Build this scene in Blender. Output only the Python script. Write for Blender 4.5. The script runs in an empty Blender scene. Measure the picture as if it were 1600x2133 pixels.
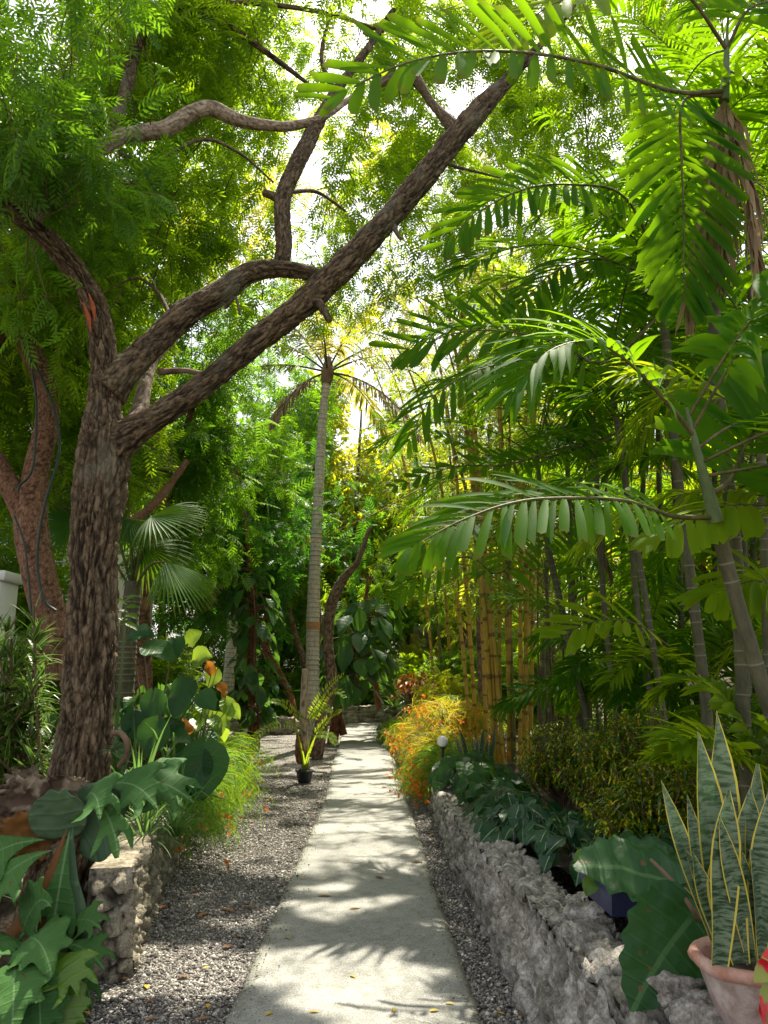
import bpy, math, random
import numpy as np
from mathutils import Vector
from mathutils.geometry import delaunay_2d_cdt

R = np.random.default_rng(7)
random.seed(7)
SC = bpy.context.scene
COL = SC.collection
PI = math.pi
A = lambda *v: np.array(v, dtype=float)

# ------------------------------------------------------------------ camera geometry (used to measure the place off the photo)
FPX, CX, CY, EYE, HOR = 1600.0, 800.0, 1066.5, 1.6, 1405.0
PITCH = math.atan((HOR - CY) / FPX)
CP, SP = math.cos(PITCH), math.sin(PITCH)

def ray(px, py):
    xc, yc = (px - CX) / FPX, (CY - py) / FPX
    return A(xc, CP - yc * SP, SP + yc * CP)

def at(px, py, Y):
    d = ray(px, py)
    return A(0, 0, EYE) + d * (Y / d[1])

def gr(px, py, z=0.0):
    d = ray(px, py)
    return A(0, 0, EYE) + d * ((z - EYE) / d[2])

def pixel(p):
    p = np.asarray(p, float).reshape(-1, 3) - A(0, 0, EYE)
    fw = p[:, 1] * CP + p[:, 2] * SP
    upc = -p[:, 1] * SP + p[:, 2] * CP
    fw = np.maximum(fw, .05)
    return CX + FPX * p[:, 0] / fw, CY - FPX * upc / fw

# sun
SUN_EL, SUN_AZ = math.radians(60), math.radians(12)     # azimuth measured from +Y towards +X
SUN = A(math.cos(SUN_EL) * math.sin(SUN_AZ), math.cos(SUN_EL) * math.cos(SUN_AZ), math.sin(SUN_EL))

# ------------------------------------------------------------------ noise
def _h(ix, iy, iz, s=0):
    with np.errstate(over='ignore'):
        h = (ix.astype(np.int64) * 374761393 + iy.astype(np.int64) * 668265263 + iz.astype(np.int64) * 2147483647 + s * 974634541)
        h = (h ^ (h >> 13)) * 1274126177
        h = (h ^ (h >> 16)) & 0xffffff
    return h / float(0x1000000)

def vnoise(p, s=0):
    i = np.floor(p).astype(np.int64); f = p - i; f = f * f * (3 - 2 * f)
    r = 0
    for dx in (0, 1):
        wx = f[:, 0] if dx else 1 - f[:, 0]
        for dy in (0, 1):
            wy = f[:, 1] if dy else 1 - f[:, 1]
            for dz in (0, 1):
                wz = f[:, 2] if dz else 1 - f[:, 2]
                r = r + wx * wy * wz * _h(i[:, 0] + dx, i[:, 1] + dy, i[:, 2] + dz, s)
    return r

def fbm(p, o=4, s=0):
    p = np.asarray(p, float); a, t, r = 1., 0., 0
    for k in range(o):
        r = r + a * vnoise(p, s + k); t += a; a *= .5; p = p * 2.03
    return r / t

def voro(p, s=0):
    p = np.asarray(p, float)
    i = np.floor(p).astype(np.int64)
    f1 = np.full(len(p), 9.); f2 = np.full(len(p), 9.); cid = np.zeros(len(p))
    for dx in (-1, 0, 1):
        for dy in (-1, 0, 1):
            for dz in (-1, 0, 1):
                q = i + np.array([dx, dy, dz])
                c = np.stack([_h(q[:, 0], q[:, 1], q[:, 2], s + k) for k in (11, 12, 13)], 1) + q
                d = np.sqrt(((c - p) ** 2).sum(1))
                idn = _h(q[:, 0], q[:, 1], q[:, 2], s + 14)
                n1 = d < f1
                f2 = np.where(n1, f1, np.minimum(f2, d)); cid = np.where(n1, idn, cid); f1 = np.where(n1, d, f1)
    return f1, f2, cid

def nrm(a):
    return a / np.maximum(np.linalg.norm(a, axis=-1, keepdims=True), 1e-9)

def catmull(pts, n):
    p = np.asarray(pts, float)
    if len(p) == 2:
        return p[0] + (p[1] - p[0]) * np.linspace(0, 1, n)[:, None]
    q = np.vstack([2 * p[0] - p[1], p, 2 * p[-1] - p[-2]])
    seg = np.linalg.norm(np.diff(p, axis=0), axis=1) if p.shape[1] > 1 else np.ones(len(p) - 1)
    cum = np.r_[0, np.cumsum(seg)]; s = np.linspace(0, cum[-1], n)
    k = np.clip(np.searchsorted(cum, s, side='right') - 1, 0, len(p) - 2)
    t = ((s - cum[k]) / np.maximum(seg[k], 1e-9))[:, None]
    a, b, c, d = q[k], q[k + 1], q[k + 2], q[k + 3]
    return .5 * (2 * b + (c - a) * t + (2 * a - 5 * b + 4 * c - d) * t ** 2 + (3 * b - a - 3 * c + d) * t ** 3)

def rotv(v, ax, ang):
    ax = nrm(np.asarray(ax, float)); v = np.asarray(v, float)
    c, s = math.cos(ang), math.sin(ang)
    return v * c + np.cross(ax, v) * s + ax * (v @ ax)[..., None] * (1 - c) if v.ndim > 1 else v * c + np.cross(ax, v) * s + ax * (ax @ v) * (1 - c)

# ------------------------------------------------------------------ mesh builder: c = surface coordinates, v = random value
class MB:
    def __init__(s):
        s.co, s.q, s.t, s.c, s.v, s.n = [], [], [], [], [], 0
    def add(s, co, q=None, t=None, c=None, v=.5):
        co = np.asarray(co, float).reshape(-1, 3); m = len(co)
        if m == 0: return
        if q is not None and len(q): s.q.append(np.asarray(q, np.int64).reshape(-1, 4) + s.n)
        if t is not None and len(t): s.t.append(np.asarray(t, np.int64).reshape(-1, 3) + s.n)
        s.co.append(co)
        s.c.append(np.zeros((m, 3)) if c is None else np.asarray(c, float).reshape(-1, 3))
        s.v.append(np.full(m, v, float) if np.isscalar(v) else np.asarray(v, float).ravel())
        s.n += m
    def build(s, name, mat, parent=None, loc=None, smooth=True):
        if not s.n: return None
        co = np.vstack(s.co)
        q = np.vstack(s.q) if s.q else np.zeros((0, 4), np.int64)
        t = np.vstack(s.t) if s.t else np.zeros((0, 3), np.int64)
        off = WL[parent.name] if parent is not None else (A(0, 0, 0) if loc is None else np.asarray(loc, float))
        me = bpy.data.meshes.new(name)
        me.vertices.add(len(co)); me.vertices.foreach_set('co', (co - off).astype(np.float32).ravel())
        li = np.concatenate([q.ravel(), t.ravel()]).astype(np.int32)
        me.loops.add(len(li)); me.loops.foreach_set('vertex_index', li)
        ls = np.concatenate([np.arange(len(q)) * 4, len(q) * 4 + np.arange(len(t)) * 3]).astype(np.int32)
        me.polygons.add(len(ls)); me.polygons.foreach_set('loop_start', ls)
        me.update(calc_edges=True)
        me.polygons.foreach_set('use_smooth', np.full(len(ls), smooth))
        a = me.attributes.new('c', 'FLOAT_VECTOR', 'POINT'); a.data.foreach_set('vector', np.vstack(s.c).astype(np.float32).ravel())
        a = me.attributes.new('v', 'FLOAT', 'POINT'); a.data.foreach_set('value', np.concatenate(s.v).astype(np.float32))
        me.materials.append(mat)
        o = bpy.data.objects.new(name, me); COL.objects.link(o)
        if parent is not None:
            o.parent = parent; WL[o.name] = off
        else:
            o.location = off; WL[o.name] = off
        if getattr(s, 'sub', None): s.sub[0].build(s.sub[1], M['rachis_dead' if 'dead' in name else 'rachis'], o)
        return o

WL = {}
def tag(o, label=None, cat=None, group=None, kind=None):
    if label: o['label'] = label
    if cat: o['category'] = cat
    if group: o['group'] = group
    if kind: o['kind'] = kind
    return o

def thing(name, label, cat, loc, group=None):
    o = bpy.data.objects.new(name, None); COL.objects.link(o)
    o.empty_display_size = .1; o.location = loc; WL[o.name] = np.asarray(loc, float)
    return tag(o, label, cat, group)

# ------------------------------------------------------------------ shapes
def tube(mb, pts, rad, seg=8, n=None, bark=0., bfreq=(22, 7), v=.5, cap=True, lump=0., rings=None, seed=0, ringw=.16):
    """tapered tube through pts; bark>0 digs plate-like fissures that deep (m)"""
    pts = np.asarray(pts, float)
    rad = np.full(len(pts), rad, float) if np.isscalar(rad) else np.asarray(rad, float)
    n = n or max(2, len(pts) * 3)
    data = catmull(np.hstack([pts, rad[:, None] ]), n) if len(pts) > 2 else np.hstack([catmull(pts, n), np.interp(np.linspace(0, 1, n), [0, 1], rad)[:, None]])
    P, r = data[:, :3], np.maximum(data[:, 3], .0008)
    T = nrm(np.gradient(P, axis=0))
    ref = A(1, 0, 0) if abs(T[0][0]) < .8 else A(0, 1, 0)
    U = np.zeros_like(P); u = nrm(np.cross(T[0], ref))
    for i in range(n):
        u = nrm(u - T[i] * (u @ T[i])); U[i] = u
    V = np.cross(T, U)
    th = np.linspace(0, 2 * PI, seg, endpoint=False)
    ct, st = np.cos(th), np.sin(th)
    L = np.r_[0, np.cumsum(np.linalg.norm(np.diff(P, axis=0), axis=1))]
    c = np.stack([r[:, None] * ct, r[:, None] * st, np.repeat(L[:, None], seg, 1)], -1)
    rr = np.repeat(r[:, None], seg, 1); val = np.full((n, seg), v, float)
    if lump:
        rr = rr * (1 + lump * (fbm((c * A(1, 1, .8) * 6).reshape(-1, 3) + seed, 3, 5).reshape(n, seg) - .5) * 2)
    if bark:
        cc = (c * A(bfreq[0], bfreq[0], bfreq[1])).reshape(-1, 3) + seed
        wv = np.stack([fbm(cc * .8, 3, 3), fbm(cc * .8, 3, 4), fbm(cc * .8, 3, 5)], 1) - .5
        cw = cc + 2.2 * wv * A(1, 1, 1.6)
        f1, f2, cid = voro(cw); e = np.clip((f2 - f1) / .42, 0, 1) ** .7
        g1, g2, gid = voro(cw * A(2.1, 2.1, 2.6) + 7.3); e2 = np.clip((g2 - g1) / .45, 0, 1) ** .7
        fine = fbm(cc * A(2.4, 2.4, 4), 4, 8); big = fbm(cc * .35, 2, 9)
        h = .62 * e * (.75 + .4 * cid) + .24 * e2 + .55 * (fine - .5) + .35 * (big - .5)
        rr = rr + bark * (h.reshape(n, seg) - .8)
        val = np.clip(h, 0, 1).reshape(n, seg)
    if rings is not None:
        ph = (L / rings) + .35 * fbm(np.stack([L * 3, L * 0, L * 0], 1), 2, 4)
        saw = (ph % 1.0)
        rr = rr * (1 + .07 * np.where(saw < ringw, 1, -.15))[:, None]
        val = np.repeat(np.where(saw < ringw, 1., saw * .6)[:, None], seg, 1)
    co = P[:, None] + U[:, None] * (rr * ct)[..., None] + V[:, None] * (rr * st)[..., None]
    k = np.arange(n - 1)[:, None] * seg; j = np.arange(seg)[None]; j2 = (j + 1) % seg
    q = np.stack([k + j, k + j2, k + seg + j2, k + seg + j], -1).reshape(-1, 4)
    mb.add(co.reshape(-1, 3), q, None, c.reshape(-1, 3), val.ravel())
    if cap:
        for (i0, fl) in ((0, 1), (n - 1, 0)):
            ctr = P[i0] + T[i0] * (0 if fl else r[i0] * .35)
            ring = co[i0]
            t = [(0, 1 + (b + 1) % seg, 1 + b) if fl else (0, 1 + b, 1 + (b + 1) % seg) for b in range(seg)]
            mb.add(np.vstack([ctr, ring]), None, t, None, v)
    return P

def tubes4(mb, a, b, ra, rb, sag, v=.5):
    """many thin twigs a->b at once (4-sided, 3 rings)"""
    a, b = np.asarray(a), np.asarray(b); m = len(a)
    if m == 0: return
    mid = (a + b) / 2 + sag
    P = np.stack([a, mid, b], 1); T = nrm(b - a)
    ref = np.where(np.abs(T[:, 2:3]) < .9, A(0, 0, 1), A(1, 0, 0)); U = nrm(np.cross(T, ref)); V = np.cross(T, U)
    r = np.stack([np.full(m, ra), np.full(m, (ra + rb) / 2), np.full(m, rb)], 1)
    th = np.arange(4) * PI / 2
    co = P[:, :, None] + r[:, :, None, None] * (np.cos(th)[None, None, :, None] * U[:, None, None] + np.sin(th)[None, None, :, None] * V[:, None, None])
    base = np.array([[k * 4 + j, k * 4 + (j + 1) % 4, k * 4 + 4 + (j + 1) % 4, k * 4 + 4 + j] for k in (0, 1) for j in range(4)])
    q = (np.arange(m)[:, None, None] * 12 + base).reshape(-1, 4)
    mb.add(co.reshape(-1, 3), q, None, None, v)

def leaves(mb, b, d, up, L, W, prof, droop=.3, fold=.15, v=None, cols=3, wave=0., wfreq=9., lobe=0., jag=0., curl=0., twist=0., dpow=1.):
    """vectorised blades: each is a strip with a spine that bends with gravity.  c = (u across, t along, length)"""
    b = np.asarray(b, float).reshape(-1, 3); m = len(b)
    if m == 0: return
    d = nrm(np.broadcast_to(np.asarray(d, float), (m, 3))); up = nrm(np.broadcast_to(np.asarray(up, float), (m, 3)))
    L = np.broadcast_to(np.asarray(L, float), (m,)); W = np.broadcast_to(np.asarray(W, float), (m,))
    droop = np.broadcast_to(np.asarray(droop, float), (m,))
    v = R.random(m) if v is None else np.broadcast_to(np.asarray(v, float), (m,))
    prof = np.asarray(prof, float); K = len(prof) - 1
    u = np.linspace(-1, 1, cols); ph = R.random(m) * 6.28
    p = b.copy(); out = np.zeros((m, K + 1, cols, 3)); cc = np.zeros((m, K + 1, cols, 3))
    side0 = np.cross(d, up); bad = np.linalg.norm(side0, axis=1) < 1e-3; side0[bad] = A(1, 0, 0); side0 = nrm(side0)
    jg = (R.random((m, cols)) - .5) * 2
    for k in range(K + 1):
        t = k / K
        dk = nrm(d + A(0, 0, -1) * (droop * t ** dpow * 1.6)[:, None])
        if k: p = p + dk * (L / K)[:, None]
        s = nrm(side0 - dk * (side0 * dk).sum(1)[:, None]); n = np.cross(s, dk)
        if twist:
            a = twist * t * (np.sin(ph) + .3); s, n = s * np.cos(a)[:, None] + n * np.sin(a)[:, None], n * np.cos(a)[:, None] - s * np.sin(a)[:, None]
        w = W * prof[k]
        for i, ui in enumerate(u):
            off = (fold * abs(ui) + curl * ui * ui) * w
            if wave: off = off + wave * W * np.sin(ph + t * wfreq + (1.3 if ui > 0 else 0)) * abs(ui) ** 1.5
            q = p + s * (w * ui)[:, None] + n * off[:, None]
            if lobe: q = q - dk * (lobe * L * ui * ui * (1 - t) ** 3 * (1 if k else 1))[:, None]
            if jag and k == K: q = q + dk * (jag * L * jg[:, i])[:, None]
            out[:, k, i] = q
            cc[:, k, i, 0] = ui; cc[:, k, i, 1] = t; cc[:, k, i, 2] = L
    g = np.array([[k * cols + i, k * cols + i + 1, (k + 1) * cols + i + 1, (k + 1) * cols + i] for k in range(K) for i in range(cols - 1)])
    qs = (np.arange(m)[:, None, None] * ((K + 1) * cols) + g).reshape(-1, 4)
    mb.add(out.reshape(-1, 3), qs, None, cc.reshape(-1, 3), np.repeat(v, (K + 1) * cols))
    return p

def cutleaf(mb, outline, base, d, up, L, droop=.4, curl=.0, ripple=.03, v=.5, step=.06, seed=0, dpow=1.2, thick=0):
    """a broad blade cut from an outline ((x,y), y 0..1 along) and bent along its length, rippled: antler ferns, lobed leaves"""
    o = np.asarray(outline, float)
    n = len(o)
    lo, hi = o.min(0), o.max(0)
    rng = np.random.default_rng(seed + 5)
    pts = []
    gx, gy = np.arange(lo[0], hi[0], step), np.arange(lo[1], hi[1], step)
    for x in gx:
        for y in gy:
            pts.append((x + rng.uniform(-.2, .2) * step, y + rng.uniform(-.2, .2) * step))
    dense = catmull(np.vstack([o, o[:1]]), n * 5)[:-1]
    m = len(dense)
    vs = [Vector(p) for p in dense] + [Vector(p) for p in pts]
    V2, E, F, *_ = delaunay_2d_cdt(vs, [], [list(range(m))], 1, 1e-5)
    xy = np.array([(p.x, p.y) for p in V2]); tri = np.array([f for f in F if len(f) == 3])
    K = 40
    dd = nrm(np.asarray(d, float)); s0 = nrm(np.cross(dd, np.asarray(up, float)))
    P = np.zeros((K + 1, 3)); D = np.zeros((K + 1, 3)); p = np.asarray(base, float).copy()
    for k in range(K + 1):
        dk = nrm(dd + A(0, 0, -1) * droop * 1.6 * (k / K) ** dpow); D[k] = dk
        if k: p = p + dk * L / K
        P[k] = p
    y = np.clip(xy[:, 1], 0, 1) * K; k0 = np.clip(y.astype(int), 0, K - 1); f = (y - k0)[:, None]
    sp = P[k0] * (1 - f) + P[k0 + 1] * f; dk = nrm(D[k0] * (1 - f) + D[k0 + 1] * f)
    sp = sp + dk * (np.minimum(xy[:, 1], 0) * L)[:, None]
    s = nrm(s0 - dk * (dk @ s0)[:, None]); nn = np.cross(s, dk)
    rip = (fbm(np.c_[xy * 5, np.full(len(xy), seed * 1.7)], 3, 2) - .5) * 2
    off = curl * xy[:, 0] ** 2 * L + ripple * L * rip * (.3 + np.minimum(1, np.abs(xy[:, 0]) * 4))
    co = sp + s * (xy[:, :1] * L) + nn * off[:, None]
    c = np.c_[xy, np.full(len(xy), L)]
    mb.add(co, None, tri, c, v)

def box(mb, lo, hi, v=.5, bev=.0):
    x0, y0, z0 = lo; x1, y1, z1 = hi
    if bev <= 0:
        co = [(x, y, z) for z in (z0, z1) for (x, y) in ((x0, y0), (x1, y0), (x1, y1), (x0, y1))]
        mb.add(co, [(0, 3, 2, 1), (4, 5, 6, 7), (0, 1, 5, 4), (1, 2, 6, 5), (2, 3, 7, 6), (3, 0, 4, 7)], None, co, v); return
    # chamfered in plan and at top/bottom
    rings = []
    for z, i in ((z0, bev), (z0 + bev, 0), (z1 - bev, 0), (z1, bev)):
        rings.append([(x0 + bev, y0 + i, z), (x1 - bev, y0 + i, z), (x1 - i, y0 + bev, z), (x1 - i, y1 - bev, z), (x1 - bev, y1 - i, z), (x0 + bev, y1 - i, z), (x0 + i, y1 - bev, z), (x0 + i, y0 + bev, z)])
    co = np.array(rings).reshape(-1, 3)
    q = [(k * 8 + j, k * 8 + (j + 1) % 8, k * 8 + 8 + (j + 1) % 8, k * 8 + 8 + j) for k in range(3) for j in range(8)]
    q += [(24, 25, 26, 31), (31, 26, 27, 30), (30, 27, 28, 29), (7, 2, 1, 0), (6, 3, 2, 7), (5, 4, 3, 6)]
    mb.add(co, q, None, co, v)

def lathe(mb, prof, ctr, seg=40, v=.5, wob=0., seed=0):
    prof = np.asarray(prof, float); n = len(prof); th = np.linspace(0, 2 * PI, seg, endpoint=False)
    r = np.repeat(prof[:, :1], seg, 1)
    if wob: r = r * (1 + wob * (fbm(np.stack([np.repeat(np.cos(th)[None], n, 0), np.repeat(np.sin(th)[None], n, 0), np.repeat(prof[:, 1:2] * 4, seg, 1)], -1).reshape(-1, 3) * 2 + seed, 3).reshape(n, seg) - .5))
    co = np.stack([r * np.cos(th), r * np.sin(th), np.repeat(prof[:, 1:2], seg, 1)], -1)
    k = np.arange(n - 1)[:, None] * seg; j = np.arange(seg)[None]; j2 = (j + 1) % seg
    q = np.stack([k + j, k + j2, k + seg + j2, k + seg + j], -1).reshape(-1, 4)
    mb.add(co.reshape(-1, 3) + np.asarray(ctr, float), q, None, co.reshape(-1, 3), v)

def blob(mb, ctr, rad, n=24, rough=.25, freq=2., seed=0, v=.5, flat=0.):
    """a rock: sphere grid pushed in and out by noise, with facets"""
    th = np.linspace(0, PI, n); ph = np.linspace(0, 2 * PI, 2 * n, endpoint=False)
    d = np.stack([np.sin(th)[:, None] * np.cos(ph), np.sin(th)[:, None] * np.sin(ph), np.repeat(np.cos(th)[:, None], 2 * n, 1)], -1).reshape(-1, 3)
    f1, f2, cid = voro(d * freq * .9 + seed)
    r = 1 + rough * (fbm(d * freq + seed * 3, 5, 4) - .5) * 2 + rough * .6 * (.4 - f1)
    co = d * r[:, None] * np.asarray(rad, float) + np.asarray(ctr, float)
    s = 2 * n; k = np.arange(n - 1)[:, None] * s; j = np.arange(s)[None]; j2 = (j + 1) % s
    q = np.stack([k + j, k + s + j, k + s + j2, k + j2], -1).reshape(-1, 4)
    mb.add(co, q, None, d, v)

# ------------------------------------------------------------------ node materials
class NT:
    def __init__(s, name):
        s.m = bpy.data.materials.new(name); s.m.use_nodes = True; s.t = s.m.node_tree; s.t.nodes.clear()
        s.out = s.t.nodes.new('ShaderNodeOutputMaterial')
    def n(s, ty, _p=None, **inp):
        x = s.t.nodes.new('ShaderNode' + ty)
        for k, val in (_p or {}).items(): setattr(x, k, val)
        for k, val in inp.items():
            key = int(k[1:]) if k[0] == '_' and k[1:].isdigit() else k.replace('_', ' ')
            s.put(x.inputs[key], val)
        return x
    def put(s, sock, val):
        if isinstance(val, bpy.types.NodeSocket): s.t.links.new(val, sock)
        elif isinstance(val, bpy.types.Node): s.t.links.new(val.outputs[0], sock)
        else:
            if hasattr(sock.default_value, '__len__') and len(sock.default_value) == 4 and len(val) == 3: val = (*val, 1)
            sock.default_value = val
    def attr(s, name, out='Fac'):
        return s.n('Attribute', {'attribute_name': name}).outputs[out]
    def mix(s, f, a, b, blend='MIX'):
        x = s.n('Mix', {'data_type': 'RGBA', 'blend_type': blend})
        s.put(x.inputs[0], f); s.put(x.inputs[6], a); s.put(x.inputs[7], b); return x.outputs[2]
    def math(s, op, a, b=0., c=None, clamp=False):
        x = s.n('Math', {'operation': op, 'use_clamp': clamp}); s.put(x.inputs[0], a); s.put(x.inputs[1], b)
        if c is not None: s.put(x.inputs[2], c)
        return x.outputs[0]
    def ramp(s, f, stops, interp='LINEAR'):
        x = s.n('ValToRGB'); x.color_ramp.interpolation = interp; e = x.color_ramp.elements
        while len(e) < len(stops): e.new(.5)
        for el, (p, c) in zip(e, stops): el.position = p; el.color = (*c, 1) if hasattr(c, '__len__') else (c, c, c, 1)
        s.put(x.inputs[0], f); return x.outputs[0]
    def noise(s, vec, scale, detail=4, rough=.6, out='Fac', dist=0.):
        x = s.n('TexNoise', None, Scale=scale, Detail=detail, Roughness=rough, Distortion=dist); s.put(x.inputs['Vector'], vec); return x.outputs[out]
    def vor(s, vec, scale, feature='F1', out='Distance'):
        x = s.n('TexVoronoi', {'feature': feature}, Scale=scale); s.put(x.inputs['Vector'], vec); return x.outputs[out]
    def mapv(s, vec, scale=(1, 1, 1), loc=(0, 0, 0)):
        x = s.n('Mapping', None, Scale=scale, Location=loc); s.put(x.inputs['Vector'], vec); return x.outputs[0]
    def bump(s, h, strength=.5, dist=.01):
        return s.n('Bump', None, Height=h, Strength=strength, Distance=dist).outputs[0]
    def done(s, sh):
        s.t.links.new(sh.outputs[0] if isinstance(sh, bpy.types.Node) else sh, s.out.inputs['Surface']); return s.m

def leafmat(name, c0, c1, trans=None, tmix=.42, rough=.5, spec=.22, margin=None, mid=None, stripe=None, spots=None, old=None, veins=0.):
    """a leaf lets light through: Principled front + Translucent, colour varied blade by blade with v"""
    k = NT(name); v = k.attr('v'); c = k.attr('c', 'Vector')
    xyz = k.n('SeparateXYZ', None, Vector=c); u = k.math('ABSOLUTE', xyz.outputs[0]); t = xyz.outputs[1]
    col = k.mix(v, c0, c1)
    tc = trans or tuple(min(1, x * 3.2) for x in c1)
    tcol = k.mix(v, tuple(x * .75 for x in tc), tc)
    ob = k.n('TexCoord').outputs['Object']
    nz = k.noise(ob, 6., 3)
    col = k.mix(k.math('MULTIPLY', nz, .5), col, tuple(x * .6 for x in c0))
    if veins:
        w = k.math('SINE', k.math('MULTIPLY', k.math('ADD', t, k.math('MULTIPLY', u, -.16)), veins * 6.28))
        f = k.math('MULTIPLY', k.ramp(w, [(.93, 0.), (1., 1.)]), .14)
        col = k.mix(f, col, tuple(min(1, x * 2.2 + .02) for x in c1))
    if mid:
        f = k.math('LESS_THAN', u, mid[1]); col = k.mix(f, col, mid[0]); tcol = k.mix(f, tcol, mid[0])
    if stripe:   # irregular cross bands
        vv = k.n('CombineXYZ', None, X=k.math('MULTIPLY', xyz.outputs[0], .45), Y=k.math('MULTIPLY', t, stripe[1]), Z=k.math('MULTIPLY', v, 20.)).outputs[0]
        f = k.ramp(k.noise(vv, 1.6, 5, .65), [(.42, 0.), (.56, 1.)]); col = k.mix(f, col, stripe[0])
    if spots:
        f = k.ramp(k.noise(ob, spots[1], 2, .5), [(spots[2], 0.), (spots[2] + .06, 1.)]); col = k.mix(f, col, spots[0]); tcol = k.mix(f, tcol, spots[0])
    if margin:
        f = k.math('GREATER_THAN', u, margin[1]); col = k.mix(f, col, margin[0]); tcol = k.mix(f, tcol, margin[0])
    if old:      # tips of old blades gone brown
        f = k.math('MULTIPLY', k.ramp(k.math('SUBTRACT', k.math('ADD', t, k.math('MULTIPLY', v, .25)), .2), [(.84, 0.), (1., 1.)]), old[1]); col = k.mix(f, col, old[0]); tcol = k.mix(f, tcol, old[0])
    p = k.n('BsdfPrincipled', None, Base_Color=col, Roughness=rough, Specular_IOR_Level=spec)
    if veins or mid:
        hh = k.math('MULTIPLY', k.noise(ob, 38., 4, .65), .8)
        if veins: hh = k.math('ADD', hh, k.math('MULTIPLY', k.ramp(w, [(.55, 0.), (1., 1.)]), .6))
        k.put(p.inputs['Normal'], k.bump(hh, .55, .006))
    tr = k.n('BsdfTranslucent', None, Color=tcol)
    return k.done(k.n('MixShader', None, _0=tmix, _1=p.outputs[0], _2=tr.outputs[0]))

def barkmat(name, dark, mid, light, scale=(1, 1, .32), f=30., strength=.8, dist=.012, moss=None):
    k = NT(name); c = k.mapv(k.attr('c', 'Vector'), scale)
    nz = k.noise(c, f * .8, 6, .65, 'Color'); cw = k.n('VectorMath', {'operation': 'ADD'}, _0=c, _1=k.n('VectorMath', {'operation': 'SCALE'}, _0=nz, Scale=.035).outputs[0]).outputs[0]
    n1 = k.noise(cw, f * 1.3, 8, .72); fine = k.noise(c, f * 4, 5, .75)
    rid = k.math('ABSOLUTE', k.math('SUBTRACT', k.noise(cw, f * .9, 3, .55), .5))
    h = k.math('ADD', k.math('MULTIPLY', k.ramp(rid, [(0, 0.), (.10, 1.)]), .45), k.math('ADD', k.math('MULTIPLY', n1, .6), k.math('MULTIPLY', fine, .35)))
    col = k.ramp(k.math('ADD', k.math('MULTIPLY', h, .55), k.math('MULTIPLY', k.noise(c, 7., 5), .35)), [(.30, dark), (.56, mid), (.95, light)])
    v = k.attr('v'); col = k.mix(k.ramp(v, [(.14, .92), (.50, 0.)]), col, dark)
    if moss: col = k.mix(k.ramp(k.noise(k.n('TexCoord').outputs['Object'], 3., 4), [(.55, 0.), (.7, .7)]), col, moss)
    return k.done(k.n('BsdfPrincipled', None, Base_Color=col, Roughness=.9, Specular_IOR_Level=.2, Normal=k.bump(h, strength, dist)))

def plainmat(name, col, rough=.7, var=.35, scale=8., bump=.2, col2=None, spec=.35):
    k = NT(name); ob = k.n('TexCoord').outputs['Object']; nz = k.noise(ob, scale, 6, .65)
    c = k.mix(k.ramp(nz, [(.35, 0.), (.7, 1.)]), tuple(x * (1 - var) for x in col), col2 or col)
    return k.done(k.n('BsdfPrincipled', None, Base_Color=c, Roughness=rough, Specular_IOR_Level=spec, Normal=k.bump(k.noise(ob, scale * 6, 4), bump, .01)))
# ------------------------------------------------------------------ materials
M = {}
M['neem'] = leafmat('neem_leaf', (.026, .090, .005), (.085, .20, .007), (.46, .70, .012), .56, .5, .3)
M['neem_mid'] = leafmat('neem_leaf_mid', (.018, .08, .008), (.06, .165, .010), (.27, .54, .015), .48, .5, .3)  # medium green, between the bright and the deep leaf colours
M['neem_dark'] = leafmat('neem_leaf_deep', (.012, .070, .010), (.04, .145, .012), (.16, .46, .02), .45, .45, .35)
M['neem_gold'] = leafmat('neem_leaf_backlit', (.07, .16, .006), (.20, .27, .008), (.72, .72, .02), .55, .5, .3)  # yellow glow of light through the leaves put into their colour
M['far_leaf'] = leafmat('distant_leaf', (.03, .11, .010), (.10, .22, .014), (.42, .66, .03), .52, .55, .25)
M['palm'] = leafmat('palm_leaflet', (.014, .080, .004), (.055, .165, .005), (.32, .60, .006), .52, .62, .06, old=((.20, .11, .03), .5))
M['palm_lime'] = leafmat('palm_leaflet_lime', (.055, .14, .005), (.13, .23, .007), (.55, .72, .012), .54, .6, .08)
M['palm_dead'] = leafmat('palm_leaflet_dead', (.15, .10, .05), (.40, .30, .165), (.35, .24, .10), .3, .75, .2)
M['coco'] = leafmat('coconut_leaflet', (.06, .12, .015), (.19, .22, .04), (.5, .46, .08), .45, .4)
M['fan'] = leafmat('fan_palm_segment', (.02, .085, .012), (.07, .18, .016), (.34, .55, .03), .48, .5, .2, old=((.40, .24, .04), .8))
M['bamboo_leaf'] = leafmat('bamboo_leaf', (.05, .14, .010), (.15, .26, .015), (.46, .62, .03), .5, .4)
M['dracaena'] = leafmat('striped_strap_leaf', (.015, .06, .018), (.035, .10, .02), (.12, .30, .03), .35, .36, .5, margin=((.27, .34, .06), .7))
M['strap'] = leafmat('grassy_strap_leaf', (.03, .08, .018), (.09, .17, .035), None, .35, .4)
M['philo'] = leafmat('climber_leaf', (.012, .06, .016), (.042, .125, .026), (.16, .36, .03), .36, .36, .35, veins=5.)
M['broad'] = leafmat('broad_leaf', (.010, .055, .018), (.03, .105, .022), (.12, .30, .03), .3, .45, .25, spots=((.13, .075, .025), 24., .665), mid=((.06, .14, .045), .022), veins=7.)
M['broad_lime'] = leafmat('broad_leaf_lime', (.04, .13, .012), (.13, .24, .02), (.42, .6, .04), .42, .34, .5, veins=6.)
M['russet'] = leafmat('russet_leaf', (.16, .045, .008), (.42, .16, .015), (.65, .26, .03), .42, .42)
M['zebra'] = leafmat('white_veined_leaf', (.010, .05, .018), (.02, .085, .024), None, .25, .28, .5, mid=((.30, .42, .27), .05), veins=8.)
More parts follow.
